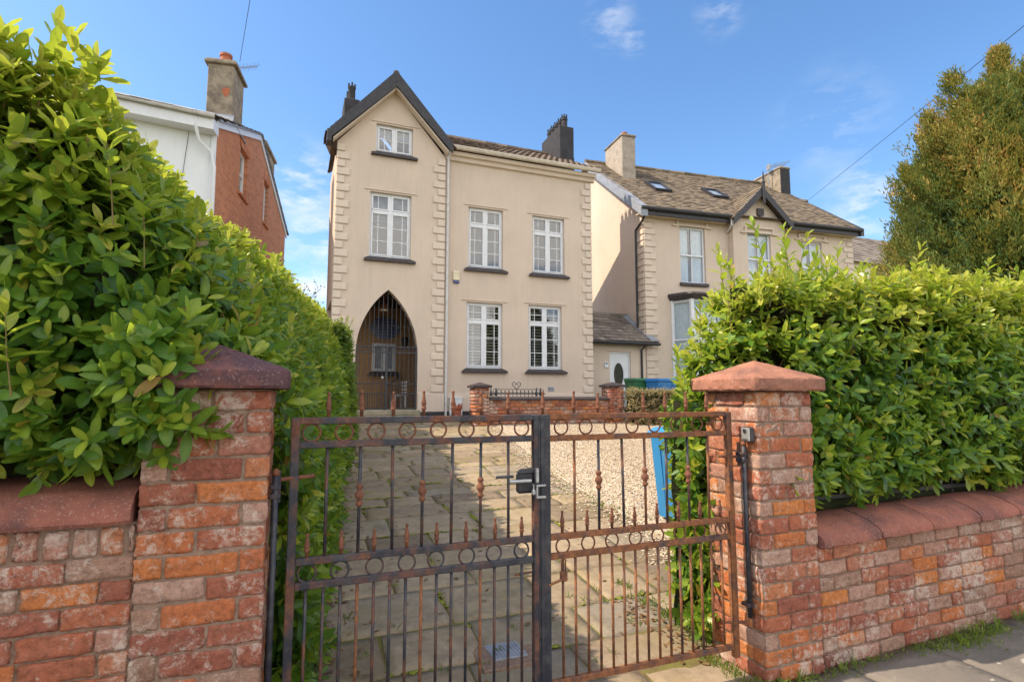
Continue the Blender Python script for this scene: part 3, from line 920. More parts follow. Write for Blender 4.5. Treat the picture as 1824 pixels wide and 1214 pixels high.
WIN_T = [(1.81, 2.80, 8.21, 8.99, 'attic'), (1.69, 2.79, 5.32, 7.08, 'tall')]
WIN_M = [(4.44, 5.49, 5.29, 7.04, 'tall'), (6.42, 7.48, 5.29, 7.02, 'tall'), (4.40, 5.48, 2.43, 4.29, 'low'), (6.29, 7.37, 2.43, 4.32, 'low')]
ARCH = ogive(1.42, 3.03, 1.30, 2.75, 4.46)
m = MB(); m.slab([(.82, 1.0), (3.72, 1.0), (3.72, 8.32), (2.27, 9.98), (.82, 8.32)], [rect(*w[:4]) for w in WIN_T] + [ARCH], YT, YT + .24)
m.build('tower_wall', CREAM, house)
m = MB(); m.slab(rect(3.70, 8.40, 1.0, 8.5), [rect(*w[:4]) for w in WIN_M], YF, YF + .24); m.build('front_wall', CREAM, house)
# sides and back
m = MB()
m.box(.82, 1.02, YT + .24, 15.3, 1.0, 8.3); m.box(.82, 1.02, 15.3, 17.2, 4.2, 8.3); m.box(.82, 1.02, 17.2, 17.8, 1.0, 8.3)
m.slab([(1.02, 4.72), (3.72, 4.72), (3.72, 8.32), (2.27, 9.98), (1.02, 8.55)], [], 17.6, 17.8)
sidep = [(YF + .24, 1.0), (20.6, 1.0), (20.6, 8.55), (17.55, 10.22), (YF + .24, 8.55)]
m.prism(sidep, 8.16, 8.40)
m.box(3.92, 8.16, 20.4, 20.6, 1.0, 8.5)
m.box(3.72, 3.92, YF + .24, 20.4, 1.0, 8.5)
m.build('side_wall', CREAM, house)
# floors so that the rooms are dark
m = MB(); m.box(3.92, 8.16, YF + .26, 20.4, 4.85, 5.0); m.box(1.02, 3.72, YT + .26, 17.6, 4.72, 4.9); m.box(3.92, 8.16, YF + .26, 20.4, 8.0, 8.1); m.box(3.92, 8.16, YF + .26, 20.4, 1.0, 1.1)
m.box(3.92, 8.16, 18.6, 18.8, 1.1, 8.0)
m.build('room_floor', DARKWOOD, house)

# plinth: cream band and black base
for xa, xb, yy in ((3.045, 3.76, YT), (.80, 1.405, YT), (3.765, 8.425, YF)):
    m = MB(); m.bbox(xa, xb, yy - .035, yy, 1.24, 1.735, .012); m.build('plinth', CREAM2, house)
    m = MB(); m.bbox(xa, xb, yy - .045, yy, 1.0, 1.238, .008); m.build('black_base', BLACKPAINT, house)


def quoins(x, dirn, z0, z1, y, lw=.345, sw=.215, pitch=.435, mat=CREAM2, parent=house, wrap=None):
    m = MB(); z = z0; k = 0
    while z < z1 - .12:
        w = lw if k % 2 == 0 else sw; hh = .19
        a, b = (x, x + dirn * w) if dirn > 0 else (x + dirn * w, x)
        m.bbox(a, b, y - .034, y + .0, z, z + hh, .016)
        if wrap: m.bbox(x - .034, x, y + .0, y + (sw if k % 2 == 0 else lw) - .05, z, z + hh, .016)
        z += pitch / 2; k += 1
    return m.build('quoins', mat, parent)


quoins(.81, 1, 1.76, 8.2, YT); quoins(3.73, -1, 1.76, 8.3, YT); quoins(8.41, -1, 1.76, 8.3, YF)


def window(x0, x1, z0, z1, kind, y, parent, sill=True, lintel=True, blind=True):
    """white casement window with glazing bars, set .1 back in its opening; the frame is the part, the rest sub-parts"""
    yb = y + .085; fr = .052; W_ = x1 - x0; xm = (x0 + x1) / 2
    m = MB(); y0_, y1_ = yb, yb + .07
    m.bbox(x0, x0 + fr, y0_, y1_, z0, z1, .008); m.bbox(x1 - fr, x1, y0_, y1_, z0, z1, .008)
    m.bbox(x0 + fr, x1 - fr, y0_, y1_, z1 - fr, z1, .008); m.bbox(x0 + fr, x1 - fr, y0_, y1_, z0, z0 + fr, .008)
    m.bbox(xm - .034, xm + .034, y0_ - .004, y1_, z0 + fr, z1 - fr, .008)
    lights = []
    if kind == 'attic':
        cols = [(x0 + fr, xm - .034), (xm + .034, x1 - fr)]
        lights = [(a, b, z0 + fr, z1 - fr, 1, [.5 + (.06 if i else -.06)]) for i, (a, b) in enumerate(cols)]
        lights = [(a, b, z0 + fr, z1 - fr, 1, [.42 if i == 0 else .55]) for i, (a, b) in enumerate(cols)]
    else:
        zt = z1 - (z1 - z0) * .285
        m.bbox(x0 + fr, x1 - fr, y0_ - .003, y1_, zt - .034, zt + .034, .008)
        for i, (a, b) in enumerate([(x0 + fr, xm - .034), (xm + .034, x1 - fr)]):
            v = [.36] if i == 0 else [.66]
            lights.append((a, b, zt + .034, z1 - fr, 1 if kind == 'low' else 0, v)); lights.append((a, b, z0 + fr, zt - .034, 2, v))
    f = m.build('window', PVC, parent)
    sa = MB(); gb = MB(); pn = MB(); s = .042
    for a, b, c_, d_, nh, vb in lights:
        yy0, yy1 = yb - .014, yb + .05
        sa.bbox(a - .008, a + s, yy0, yy1, c_, d_, .008); sa.bbox(b - s, b + .008, yy0, yy1, c_, d_, .008)
        sa.bbox(a + s, b - s, yy0, yy1, d_ - s, d_, .008); sa.bbox(a + s, b - s, yy0, yy1, c_, c_ + s, .008)
        gx0, gx1, gz0, gz1 = a + s, b - s, c_ + s, d_ - s
        pn.add([(gx0, yb + .02, gz0), (gx1, yb + .02, gz0), (gx1, yb + .02, gz1), (gx0, yb + .02, gz1)], [(0, 1, 2, 3)])
        for q in vb: gb.box(gx0 + (gx1 - gx0) * q - .009, gx0 + (gx1 - gx0) * q + .009, yb + .010, yb + .018, gz0, gz1)
        for k in range(nh):
            zz = gz0 + (gz1 - gz0) * (k + 1) / (nh + 1); gb.box(gx0, gx1, yb + .012, yb + .0185, zz - .009, zz + .009)
    sa.build('sash', PVC, f); gb.build('glazing_bars', PVC, f); pn.build('pane', GLASS, f, recalc=False)
    if blind:
        b = MB(); z = z0 + .06
        pitch = .085 if kind == 'low' else .062
        tilt = .020 if kind == 'low' else .012
        while z < z1 - .06 and kind != 'attic':
            zz = z + random.gauss(0, .0015)
            b.hexa([(x0 + .05, yb + .115, zz), (x1 - .05, yb + .115, zz), (x1 - .05, yb + .160, zz + tilt), (x0 + .05, yb + .160, zz + tilt)],
                   [(x0 + .05, yb + .115, zz + .004), (x1 - .05, yb + .115, zz + .004), (x1 - .05, yb + .160, zz + tilt + .004), (x0 + .05, yb + .160, zz + tilt + .004)])
            z += pitch
        for q in (.2, .8): b.box(x0 + W_ * q - .004, x0 + W_ * q + .004, yb + .108, yb + .112, z0 + .04, z1 - .04)
        if kind == 'attic': b.box(x0 + .05, x1 - .05, yb + .13, yb + .14, z1 - .3, z1 - .04)
        b.build('blind', SLATW if kind == 'low' else BLIND, f)
    if sill:
        m = MB(); o_ = .13
        m.hexa([(x0 - o_, y - .10, z0 - .125), (x1 + o_, y - .10, z0 - .125), (x1 + o_, y, z0 - .125), (x0 - o_, y, z0 - .125)],
               [(x0 - o_, y - .10, z0 - .072), (x1 + o_, y - .10, z0 - .072), (x1 + .02, y + .0, z0 - .004), (x0 - .02, y + .0, z0 - .004)])
        m.box(x0 + .002, x1 - .002, y + .0, y + .09, z0 - .06, z0 + .004)
        m.build('window_sill', SILLPAINT, f)
    if lintel:
        m = MB(); m.bbox(x0 - .15, x1 + .15, y - .025, y, z1 + .045, z1 + .075, .006); m.build('lintel_strip', CREAM2, f)
    return f


for w in WIN_T: window(*w, YT, house)
for i, w in enumerate(WIN_M): window(*w, YF, house)
# pale curtain line in the tall tower window
m = MB(); m.box(1.75, 2.74, YT + .30, YT + .31, 6.35, 7.02); m.build('roller_blind', BLIND, house)


# roofs ------------------------------------------------------------
def tiled(name, p0, u, v, nu, nv, mat, parent, thick=.018, lift=.03, wave=0.0, skip=None, gap=.004, clip=None):
    """courses of overlapping tiles: p0 bottom-left eave corner, u along the eave, v up the slope (full vectors)"""
    p0, u, v = Vector(p0), Vector(u), Vector(v); nrm = u.cross(v).normalized()
    if nrm.z < 0: nrm = -nrm
    U, V_ = u / nu, v / nv; m = MB()
    for j in range(nv):
        off = .5 if j % 2 else 0
        for i in range(-1, nu + 1):
            a0, a1 = max(0, i + off), min(nu, i + 1 + off)
            if a1 - a0 < .05: continue
            if clip and not clip((a0 + a1) / 2 / nu, (j + .5) / nv): continue
            jz = random.gauss(0, .004); ja = random.gauss(0, .012)
            gu = gap / U.length
            b0 = p0 + U * (a0 + gu) + V_ * (j - .06 + ja); b1 = p0 + U * (a1 - gu) + V_ * (j - .06 + ja + random.gauss(0, .01))
            t0 = p0 + U * (a0 + gu) + V_ * (j + 1.02); t1 = p0 + U * (a1 - gu) + V_ * (j + 1.02)
            if wave:
                mid0 = (b0 + b1) / 2 + nrm * (lift + wave + jz); midt = (t0 + t1) / 2 + nrm * (wave * .8 + .004)
                bl, br = b0 + nrm * (lift - wave * .3 + jz), b1 + nrm * (lift - wave * .3 + jz)
                tl, tr_ = t0 + nrm * .004, t1 + nrm * .004
                dn = nrm * -thick
                vs = [bl, mid0, br, tl, midt, tr_, bl + dn, mid0 + dn, br + dn]
                m.add(vs, [(0, 1, 4, 3), (1, 2, 5, 4), (6, 7, 1, 0), (7, 8, 2, 1)], random.random())
            else:
                n0 = nrm * (lift + jz); n1 = nrm * (.004 + jz * .3)
                vs = [b0 + n0, b1 + n0, t1 + n1, t0 + n1, b0 + n0 - nrm * thick, b1 + n0 - nrm * thick, t1 - nrm * .01, t0 - nrm * .01]
                m.add(vs, [(0, 1, 2, 3), (4, 5, 1, 0), (5, 6, 2, 1), (7, 4, 0, 3), (7, 6, 5, 4)], random.random())
    # deck below
    d = nrm * -.02
    m.add([p0 + d, p0 + u + d, p0 + u + v + d, p0 + v + d], [(0, 1, 2, 3)], .3)
    return m.build(name, mat, parent, recalc=False)


def ridge_tiles(p0, p1, n, r, mat, parent, name='ridge_tiles'):
    p0, p1 = Vector(p0), Vector(p1); m = MB()
    for i in range(n):
        a, b = p0.lerp(p1, i / n), p0.lerp(p1, (i + .985) / n)
        k = 1 + random.gauss(0, .03)
        m.tube([a, b], [r * k, r * k * .97], 8, random.random())
    return m.build(name, mat, parent)


EAVE_M = 8.63
tiled('roof', (3.72, 14.52, EAVE_M), (4.86, 0, 0), (0, 3.05, 1.68), 24, 15, PANTILE, house, .02, .035, .03)
tiled('rear_roof', (8.58, 20.9, 8.6), (-4.86, 0, 0), (0, -3.3, 1.7), 18, 12, PANTILE, house, .02, .035, .03)
ridge_tiles((3.5, 17.58, 10.34), (8.6, 17.58, 10.34), 13, .11, PANTILE, house)
ax, az = 2.27, 10.36
tiled('roof', (.76, 17.95, 8.67), (0, -3.53, 0), (ax - .76, 0, az - 8.67), 14, 12, PANTILE, house, .02, .03)
tiled('roof_foot', (.52, 15.25, 8.40), (0, -.83, 0), (.26, 0, .28), 4, 2, PANTILE, house, .02, .03)
tiled('roof', (3.95, 14.42, 8.52), (0, 3.53, 0), (ax - 3.95, 0, az - 8.52), 14, 12, PANTILE, house, .02, .03)
ridge_tiles((ax, 14.43, az + .0), (ax, 17.95, az + .0), 9, .09, PANTILE, house)
# bargeboards
for nm, (xe, ze, zq) in (('bargeboard', (.60, 8.45, .40)), ('bargeboard', (3.86, 8.58, .36))):
    m = MB(); y0_, y1_ = 14.40, 14.46
    m.hexa([(xe, y0_, ze - .22), (ax, y0_, az - zq), (ax, y1_, az - zq), (xe, y1_, ze - .22)], [(xe, y0_, ze + .06), (ax, y0_, az + .06), (ax, y1_, az + .06), (xe, y1_, ze + .06)])
    m.build(nm, BLACKPAINT, house)
    m = MB()   # cream soffit strip behind
    m.hexa([(xe + (.1 if xe < 2 else -.1), 14.46, ze - .20), (ax, 14.46, az - zq - .05), (ax, 14.70, az - zq - .05), (xe + (.1 if xe < 2 else -.1), 14.70, ze - .20)],
           [(xe + (.1 if xe < 2 else -.1), 14.46, ze - .15), (ax, 14.46, az - zq + .0), (ax, 14.70, az - zq + .0), (xe + (.1 if xe < 2 else -.1), 14.70, ze - .15)])
    m.build('soffit', CREAM2, house)
m = MB(); m.bbox(.54, .66, 14.38, 14.70, 8.14, 8.48, .01); m.build('eave_box', BLACKPAINT, house)
m = MB(); m.hexa([(.66, 14.7, 8.12), (.82, 14.7, 8.12), (.82, 15.2, 8.12), (.66, 15.2, 8.12)], [(.54, 14.7, 8.38), (.82, 14.7, 8.38), (.82, 15.2, 8.38), (.54, 15.2, 8.38)]); m.build('side_eave', DARKWOOD, house)
m = MB(); m.bbox(ax - .015, ax + .015, 14.39, 14.40, az - .28, az - .02, .003); m.build('apex_joint', BLACKPAINT, house)
# main eaves: moulded cream cornice and gutter
m = MB()
m.prism([(14.80, 8.28), (14.72, 8.30), (14.70, 8.40), (14.62, 8.42), (14.60, 8.52), (14.80, 8.54)], 3.74, 8.50); m.build('cornice', CREAM2, house)
m = MB(); prof = [(14.595, 8.56), (14.53, 8.53), (14.47, 8.545), (14.45, 8.60), (14.45, 8.645), (14.465, 8.645), (14.47, 8.61), (14.53, 8.56), (14.58, 8.585), (14.595, 8.63)]
m.prism(prof, 3.73, 8.60); m.build('gutter', simple('cream_gutter', (.60, .53, .43), (.46, .40, .32), scale=8, rough=.6), house)
# downpipe
m = MB(); m.tube([(3.81, 14.58, 8.58), (3.81, 14.60, 8.44), (3.81, 14.68, 8.30), (3.81, 14.70, 8.1), (3.81, 14.70, 1.1)], .038, 10)
for z in (7.0, 5.9, 4.4, 2.6): m.tube([(3.81, 14.70, z), (3.81, 14.70, z + .05)], .047, 10)
m.bbox(3.75, 3.87, 14.5, 14.63, 8.46, 8.66, .012)
m.build('downpipe', PIPE, house, 'auto')
# chimneys
m = MB(); m.bbox(8.20, 8.74, 16.5, 18.0, 9.2, 10.96, .015); m.bbox(8.19, 8.75, 16.49, 18.01, 9.2, 9.86, .01); ch = m.build('chimney', BLACKCHIM, house)
for i in range(5):
    y = 16.68 + i * .29; m = MB(); m.lathe(8.47, y, [(.125, 10.95), (.125, 11.0), (.105, 11.02), (.10, 11.24), (.118, 11.25), (.118, 11.30), (.10, 11.31), (.10, 11.36)], 12)
    for a in range(6): m.bbox(8.47 + .09 * math.cos(a * 1.047) - .02, 8.47 + .09 * math.cos(a * 1.047) + .02, y + .09 * math.sin(a * 1.047) - .02, y + .09 * math.sin(a * 1.047) + .02, 11.355, 11.45, .004)
    m.build('chimney_pot', BLACKCHIM, ch, 'auto')
m = MB(); m.bbox(1.08, 1.52, 16.5, 17.5, 8.5, 10.52, .02); ch = m.build('chimney', BLACKCHIM, house)
for i in range(2):
    y = 16.75 + i * .5; m = MB(); m.lathe(1.30, y, [(.13, 10.51), (.13, 10.58), (.11, 10.60), (.105, 10.93), (.12, 10.95), (.12, 10.99), (.10, 11.01)], 12)
    for a in range(4): m.bbox(1.30 + .09 * math.cos(a * 1.57) - .025, 1.30 + .09 * math.cos(a * 1.57) + .025, y + .09 * math.sin(a * 1.57) - .025, y + .09 * math.sin(a * 1.57) + .025, 11.0, 11.11, .004)
    m.build('chimney_pot', BLACKCHIM, ch, 'auto')
# small fittings
m = MB(); m.bbox(3.99, 4.19, 14.735, 14.80, 4.86, 5.14, .02); al = m.build('alarm_box', simple('cream_plastic', (.72, .64, .45), rough=.5, bump=0), house)
m = MB(); m.bbox(4.005, 4.175, 14.74, 14.795, 4.78, 4.858, .02); m.build('alarm_lens', BLUEGLASS, al)
m = MB(); m.bbox(6.90, 7.09, 14.79, 14.80, 1.80, 1.92, .003)
for k in range(4):
    for j in range(3): m.box(6.915 + k * .042, 6.945 + k * .042, 14.784, 14.79, 1.815 + j * .033, 1.835 + j * .033)
m.build('air_vent', LEAD, house)
m = MB(); m.bbox(3.92, 4.27, 14.66, 14.80, 1.14, 1.62, .012); m.bbox(3.905, 4.285, 14.65, 14.80, 1.60, 1.63, .005); m.build('meter_box', PVC, house)
m = MB(); m.bbox(1.35, 3.10, 14.40, 14.70, 1.02, 1.16, .02); m.bbox(1.35, 3.10, 14.56, 14.70, 1.16, 1.30, .02); m.build('porch_step', STONEGREY, house)

# porch interior
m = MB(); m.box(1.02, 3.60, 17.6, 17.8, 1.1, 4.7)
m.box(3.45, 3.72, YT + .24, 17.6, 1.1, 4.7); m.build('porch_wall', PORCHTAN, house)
m = MB(); m.box(1.02, 3.46, YT + .24, 17.6, 1.2, 1.30); m.build('porch_floor', STONEGREY, house)
m = MB(); m.box(1.02, 3.45, YT + .24, 17.6, 4.50, 4.6)
for k in range(6): m.bbox(1.02, 3.45, 15.1 + k * .45, 15.18 + k * .45, 4.40, 4.50, .005)
m.build('porch_ceiling', DARKWOOD, house)
m = MB()
for k in range(9): m.tube([(.92, 15.4 + k * .2, 1.3), (.92, 15.4 + k * .2, 3.3)], .012, 6)
m.tube([(.92, 15.3, 3.3), (.92, 17.2, 3.3)], .015, 6)
for k in range(10): m.tube([(.92, 15.3 + k * .2, 3.35), (.92, 15.3 + k * .2 + .5, 4.15)], .01, 5); m.tube([(.92, 15.3 + k * .2 + .4, 3.35), (.92, 15.3 + k * .2 - .1, 4.15)], .01, 5)
m.build('porch_trellis', IRON, house)
# back window and round blue window
pw = window(2.20, 2.92, 2.42, 3.30, 'attic', 17.5, house, True, False, False)
m = MB(); m.box(2.25, 2.87, 17.592, 17.598, 2.46, 3.26); m.build('dark_pane', LEAD, pw)
m = MB()
m.slab([(2.58 + .46 * math.cos(k * .2618), 3.78 + .36 * math.sin(k * .2618)) for k in range(24)], [], 17.57, 17.6); rwn = m.build('round_window', BLUEGLASS, house)
m = MB()
for k in range(-4, 5):
    x = 2.58 + k * .10; hh = .36 * math.sqrt(max(0, 1 - (k * .10 / .46) ** 2)); m.box(x - .009, x + .009, 17.56, 17.57, 3.78 - hh, 3.78 + hh)
for k in range(-3, 4):
    z = 3.78 + k * .10; hh = .46 * math.sqrt(max(0, 1 - (k * .10 / .36) ** 2)); m.box(2.58 - hh, 2.58 + hh, 17.555, 17.56, z - .009, z + .009)
m.build('leading', LEAD, rwn)
m = MB(); m.tube([(3.44, 17.2, 3.95), (3.30, 17.2, 4.05), (3.15, 17.2, 3.95), (3.15, 17.2, 3.5)], .012, 6); m.lathe(3.15, 17.2, [(.02, 3.16), (.07, 3.2), (.10, 3.34), (.12, 3.42), (.03, 3.5)], 8); m.build('wall_lantern', IRON, house)
m = MB(); m.tube([(2.25, 15.6, 4.5), (2.25, 15.6, 4.22)], .012, 6); m.lathe(2.25, 15.6, [(.13, 4.06), (.13, 4.12), (.09, 4.2), (.03, 4.26)], 12); cl = m.build('ceiling_light', RUST, house, 'auto')
m = MB(); m.lathe(2.25, 15.6, [(.09, 4.02), (.115, 4.03), (.115, 4.06)], 12); m.build('lamp_glass', WARMLAMP, cl)
m = MB(); m.tube([(2.55, 16.9, 1.95), (2.95, 16.9, 2.25), (2.95, 17.3, 2.3)], .018, 6)
for k in range(6): m.tube([(2.55 + k * .09, 16.9, 1.3), (2.55 + k * .09, 16.9, 1.95 + k * .065)], .01, 5)
m.build('stair_rail', IRON, house)
bn = thing('sunlight_slats', 'white slats standing in for striped sunlight inside the arched porch', 'light stand-in', (3.1, 16.2, 1.3))  # white slats stand in for sunlight falling in stripes into the porch
m = MB()
for k in range(4): m.hexa([(2.95 - .0 * k, 15.9, 1.72 + k * .1), (2.95, 16.6, 1.72 + k * .1), (2.98, 16.6, 1.72 + k * .1), (2.98, 15.9, 1.72 + k * .1)], [(2.95, 15.9, 1.785 + k * .1), (2.95, 16.6, 1.785 + k * .1), (2.98, 16.6, 1.785 + k * .1), (2.98, 15.9, 1.785 + k * .1)])
m.build('upright_slats', PVC, bn)
m = MB()
for k in range(4): m.bbox(2.62 + k * .09, 2.69 + k * .09, 15.9, 16.6, 1.66, 1.69, .005)
m.build('flat_slats', PVC, bn)
for x in (2.64, 2.93):
    for y in (15.92, 16.55): mm = MB(); mm.bbox(x, x + .04, y, y + .04, 1.3, 1.66, .004); mm.build('slat_support', PVC, bn)

# iron gate in the arch
pgt = MB(); yg = YT + .06
pgt.bbox(1.425, 1.475, yg - .02, yg + .02, 1.30, 2.98, .004); pgt.bbox(2.975, 3.025, yg - .02, yg + .02, 1.30, 2.98, .004)
for z in (2.95, 2.80, 1.98, 1.72, 1.34): pgt.bbox(1.475, 2.975, yg - .012, yg + .012, z - .014, z + .014, .003)
pg = pgt.build('porch_gate', IRON, house)
m = MB(); m.bbox(2.195, 2.255, yg - .024, yg + .024, 1.30, 2.95, .004); m.build('meeting_stile', IRON, pg)
arch_h = lambda x: next(z for z in np.arange(4.46, 2.7, -.01) if any(abs(px - x) < .05 and pz >= z for px, pz in ARCH) or z < 2.76)


def arch_top(x):
    w = .805; h = 4.46 - 2.75; r = (w * w + h * h) / (2 * w)
    d = abs(x - 2.225); return 2.75 + math.sqrt(max(0, r * r - (d + r - w) ** 2)) - .01


for k in range(13):
    x = 1.535 + k * .115
    if abs(x - 2.225) < .05: x = 2.225
    m = MB(); m.tube([(x, yg, 1.34 if x != 2.225 else 2.95), (x, yg, arch_top(x))], .0085, 6)
    if k % 2 == 0: m.lathe(x, yg, [(.008, 3.08), (.022, 3.11), (.008, 3.14)], 6)
    m.build('bar', IRON, pg)
for k in range(24):
    x = 1.50 + k * .0628; m = MB(); m.tube([(x, yg, 1.34), (x, yg, 1.72)], .006, 5); m.build('short_bar', IRON, pg)
m = MB()
for k in range(12): m.ring((1.60 + k * .115, yg, 2.875), .045, .006, 'y', 14, 5)
for k in range(-5, 6):
    x = 2.225 + k * .13; m.tube([(x, yg, 3.45 + .05 * abs(k % 2)), (x + .05, yg, 3.50)], .012, 5)
m.build('ring_band', IRON, pg)
m = MB(); m.lathe(2.12, yg - .04, [(.01, 2.10), (.035, 2.12), (.035, 2.16), (.01, 2.18)], 10); m.build('gate_knob', SILVER, pg)

# ------------------------------------------------------------------ garden wall in front of the house
gw = thing('garden_wall', 'low red brick garden wall with black coping and two black capped piers before the house', 'garden wall', (6.3, 13.1, .95))
bw = Blocks(3, 2, 2)


def brick_run(b, x0, x1, y0, y1, z0, z1, stretch=.225):
    n = int(round((z1 - z0) / .083)); ch = (z1 - z0) / n
    for k in range(n):
        x = x0 - (stretch / 2 if k % 2 else 0)
        while x < x1 - .02:
            xa, xb = max(x, x0), min(x + stretch, x1)
            b.add(((xa + xb) / 2, (y0 + y1) / 2, z0 + (k + .5) * ch), ((xb - xa) / 2 - .005, (y1 - y0) / 2, ch / 2 - .005), btone(), .008, .0015)
            x += stretch


brick_run(bw, 4.47, 7.86, 13.02, 13.22, .86, 1.56)
bw.build('brickwork', BRICKW, gw)
m = MB(); m.box(4.47, 7.86, 13.03, 13.21, .8, 1.562); m.build('mortar_core', MORTAR, gw)
m = MB(); m.prism([(12.96, 1.565), (12.96, 1.60), (13.06, 1.645), (13.18, 1.645), (13.28, 1.60), (13.28, 1.565)], 4.48, 7.86); m.build('coping', SILLPAINT, gw)
for x0, x1, zt in ((4.08, 4.47, 1.865), (7.86, 8.32, 1.90)):
    bb = Blocks(3, 2, 2); brick_run(bb, x0, x1, 12.98, 13.40, .84, zt); pr = bb.build('pier', BRICKW, gw)
    m = MB(); xm = (x0 + x1) / 2; m.bbox(x0 - .05, x1 + .05, 12.93, 13.45, zt, zt + .055, .008); m.hexa([(x0 - .05, 12.93, zt + .055), (x1 + .05, 12.93, zt + .055), (x1 + .05, 13.45, zt + .055), (x0 - .05, 13.45, zt + .055)], [(xm - .01, 13.18, zt + .135), (xm + .01, 13.18, zt + .135), (xm + .01, 13.20, zt + .135), (xm - .01, 13.20, zt + .135)])
    m.build('pier_cap', SILLPAINT, pr)
rl = thing('ornate_railing', 'low ornate iron railing with a heart shaped finial behind the black topped garden wall', 'railing', (5.5, 13.6, 1.0))
m = MB()
for k in range(14): m.tube([(4.78 + k * .11, 13.6, 1.0), (4.78 + k * .11, 13.6, 1.80)], .009, 5)
m.build('uprights', IRON, rl)
m = MB(); m.tube([(4.72, 13.6, 1.72), (6.26, 13.6, 1.72)], .012, 6); m.tube([(4.72, 13.6, 1.2), (6.26, 13.6, 1.2)], .012, 6); m.build('rails', IRON, rl)
m = MB()
for k in range(13): m.ring((4.835 + k * .11, 13.6, 1.79), .055, .008, 'y', 12, 5)
for s in (-1, 1): m.tube([(5.43, 13.6, 1.84), (5.43 + s * .10, 13.6, 1.93), (5.43 + s * .12, 13.6, 1.99), (5.43 + s * .07, 13.6, 2.03), (5.43 + s * .01, 13.6, 1.98), (5.43 + s * .05, 13.6, 1.93)], .010, 5)
for x in (4.72, 4.86, 6.0, 6.12): m.lathe(x, 13.6, [(.035, 1.66), (.04, 1.74), (.02, 1.80), (.01, 1.88)], 8)
m.build('scrollwork', IRON, rl)
pp = thing('planter', 'red clay crown topped pot standing by the white meter box', 'planter', (3.99, 14.2, 1.04))
m = MB(); m.lathe(3.99, 14.2, [(.15, 1.04), (.15, 1.10), (.12, 1.12), (.11, 1.30), (.14, 1.33), (.14, 1.37), (.11, 1.38)], 14); m.build('body', TERRA, pp, 'auto')
m = MB()
for k in range(8):
    a = k * .785; m.hexa([(3.99 + .10 * math.cos(a) - .03, 14.2 + .1 * math.sin(a) - .02, 1.37), (3.99 + .10 * math.cos(a) + .03, 14.2 + .1 * math.sin(a) - .02, 1.37), (3.99 + .10 * math.cos(a) + .03, 14.2 + .1 * math.sin(a) + .02, 1.37), (3.99 + .10 * math.cos(a) - .03, 14.2 + .1 * math.sin(a) + .02, 1.37)],
           [(3.99 + .14 * math.cos(a) - .005, 14.2 + .14 * math.sin(a) - .005, 1.47), (3.99 + .14 * math.cos(a) + .005, 14.2 + .14 * math.sin(a) - .005, 1.47), (3.99 + .14 * math.cos(a) + .005, 14.2 + .14 * math.sin(a) + .005, 1.47), (3.99 + .14 * math.cos(a) - .005, 14.2 + .14 * math.sin(a) + .005, 1.47)])
m.build('crown', TERRA, pp)

# ------------------------------------------------------------------ side porch between the houses
sp_ = thing('side_porch', 'low rendered lean-to with a grey slate roof and white oval glazed door between two houses', 'porch', (9.8, 15.8, 1.1))
m = MB(); m.slab(rect(8.41, 11.0, 1.0, 3.42), [rect(9.60, 10.40, 1.08, 3.10)], 15.8, 16.0); m.build('wall', CREAM, sp_)
tiled('roof', (8.40, 15.48, 3.45), (2.95, 0, 0), (-.12, 1.55, 1.07), 13, 9, GREYSLATE, sp_, .015, .025)
tiled('roof', (11.2, 18.6, 3.45), (-2.80, 0, 0), (0, -1.55, 1.07), 11, 7, GREYSLATE, sp_, .015, .025)
ridge_tiles((8.42, 17.04, 4.53), (11.15, 17.04, 4.53), 7, .085, GREYSLATE, sp_)
m = MB(); m.bbox(8.42, 11.34, 15.50, 15.56, 3.33, 3.445, .008); m.tube([(8.42, 15.46, 3.40), (11.36, 15.46, 3.38)], .045, 8); m.build('gutter', BLACKPAINT, sp_)
m = MB(); m.tube([(10.82, 15.5, 3.36), (10.82, 15.76, 3.2), (10.82, 15.76, 1.0)], .034, 8); m.build('downpipe', BLACKPAINT, sp_)
m = MB(); m.hexa([(10.88, 17.0, 4.50), (11.12, 17.0, 4.50), (11.30, 15.48, 3.48), (11.02, 15.48, 3.48)], [(10.88, 17.0, 4.53), (11.12, 17.0, 4.60), (11.30, 15.48, 3.52), (11.02, 15.48, 3.51)]); m.build('lead_flashing', LEAD, sp_)
m = MB(); m.bbox(9.60, 9.655, 15.84, 15.92, 1.08, 3.10, .006); m.bbox(10.345, 10.40, 15.84, 15.92, 1.08, 3.10, .006); m.bbox(9.655, 10.345, 15.84, 15.92, 3.045, 3.10, .006)
ov_ = [(9.97 + .19 * math.cos(k * .2618), 2.36 + .39 * math.sin(k * .2618)) for k in range(24)]
m.slab(rect(9.66, 10.34, 1.10, 3.04), [ov_], 15.86, 15.90); dr = m.build('door', PVC, sp_)
m = MB(); m.slab(ov_, [], 15.875, 15.885); m.build('oval_glass', m_tiles('leaded_dark_glass', ((0, (.03, .035, .03)), (1, (.08, .085, .06))), (.22, .20, .12), .1), dr)
m = MB()
for k in range(24):
    a = k * .2618; m.bbox(9.97 + .215 * math.cos(a) - .03, 9.97 + .215 * math.cos(a) + .03, 15.852, 15.862, 2.36 + .42 * math.sin(a) - .03, 2.36 + .42 * math.sin(a) + .03, .006)
for k in range(9):
    a = .3 + k * .32; m.bbox(9.97 + .26 * math.cos(a) - .02, 9.97 + .26 * math.cos(a) + .02, 15.854, 15.861, 2.42 + .52 * math.sin(a) - .02, 2.42 + .52 * math.sin(a) + .02, .004)
m.build('oval_moulding', PVC, dr)
m = MB(); m.bbox(10.29, 10.315, 15.845, 15.86, 2.0, 2.22, .004); m.tube([(10.30, 15.845, 2.14), (10.30, 15.81, 2.14), (10.22, 15.81, 2.14)], .010, 6); m.build('handle', BLACKPAINT, dr)
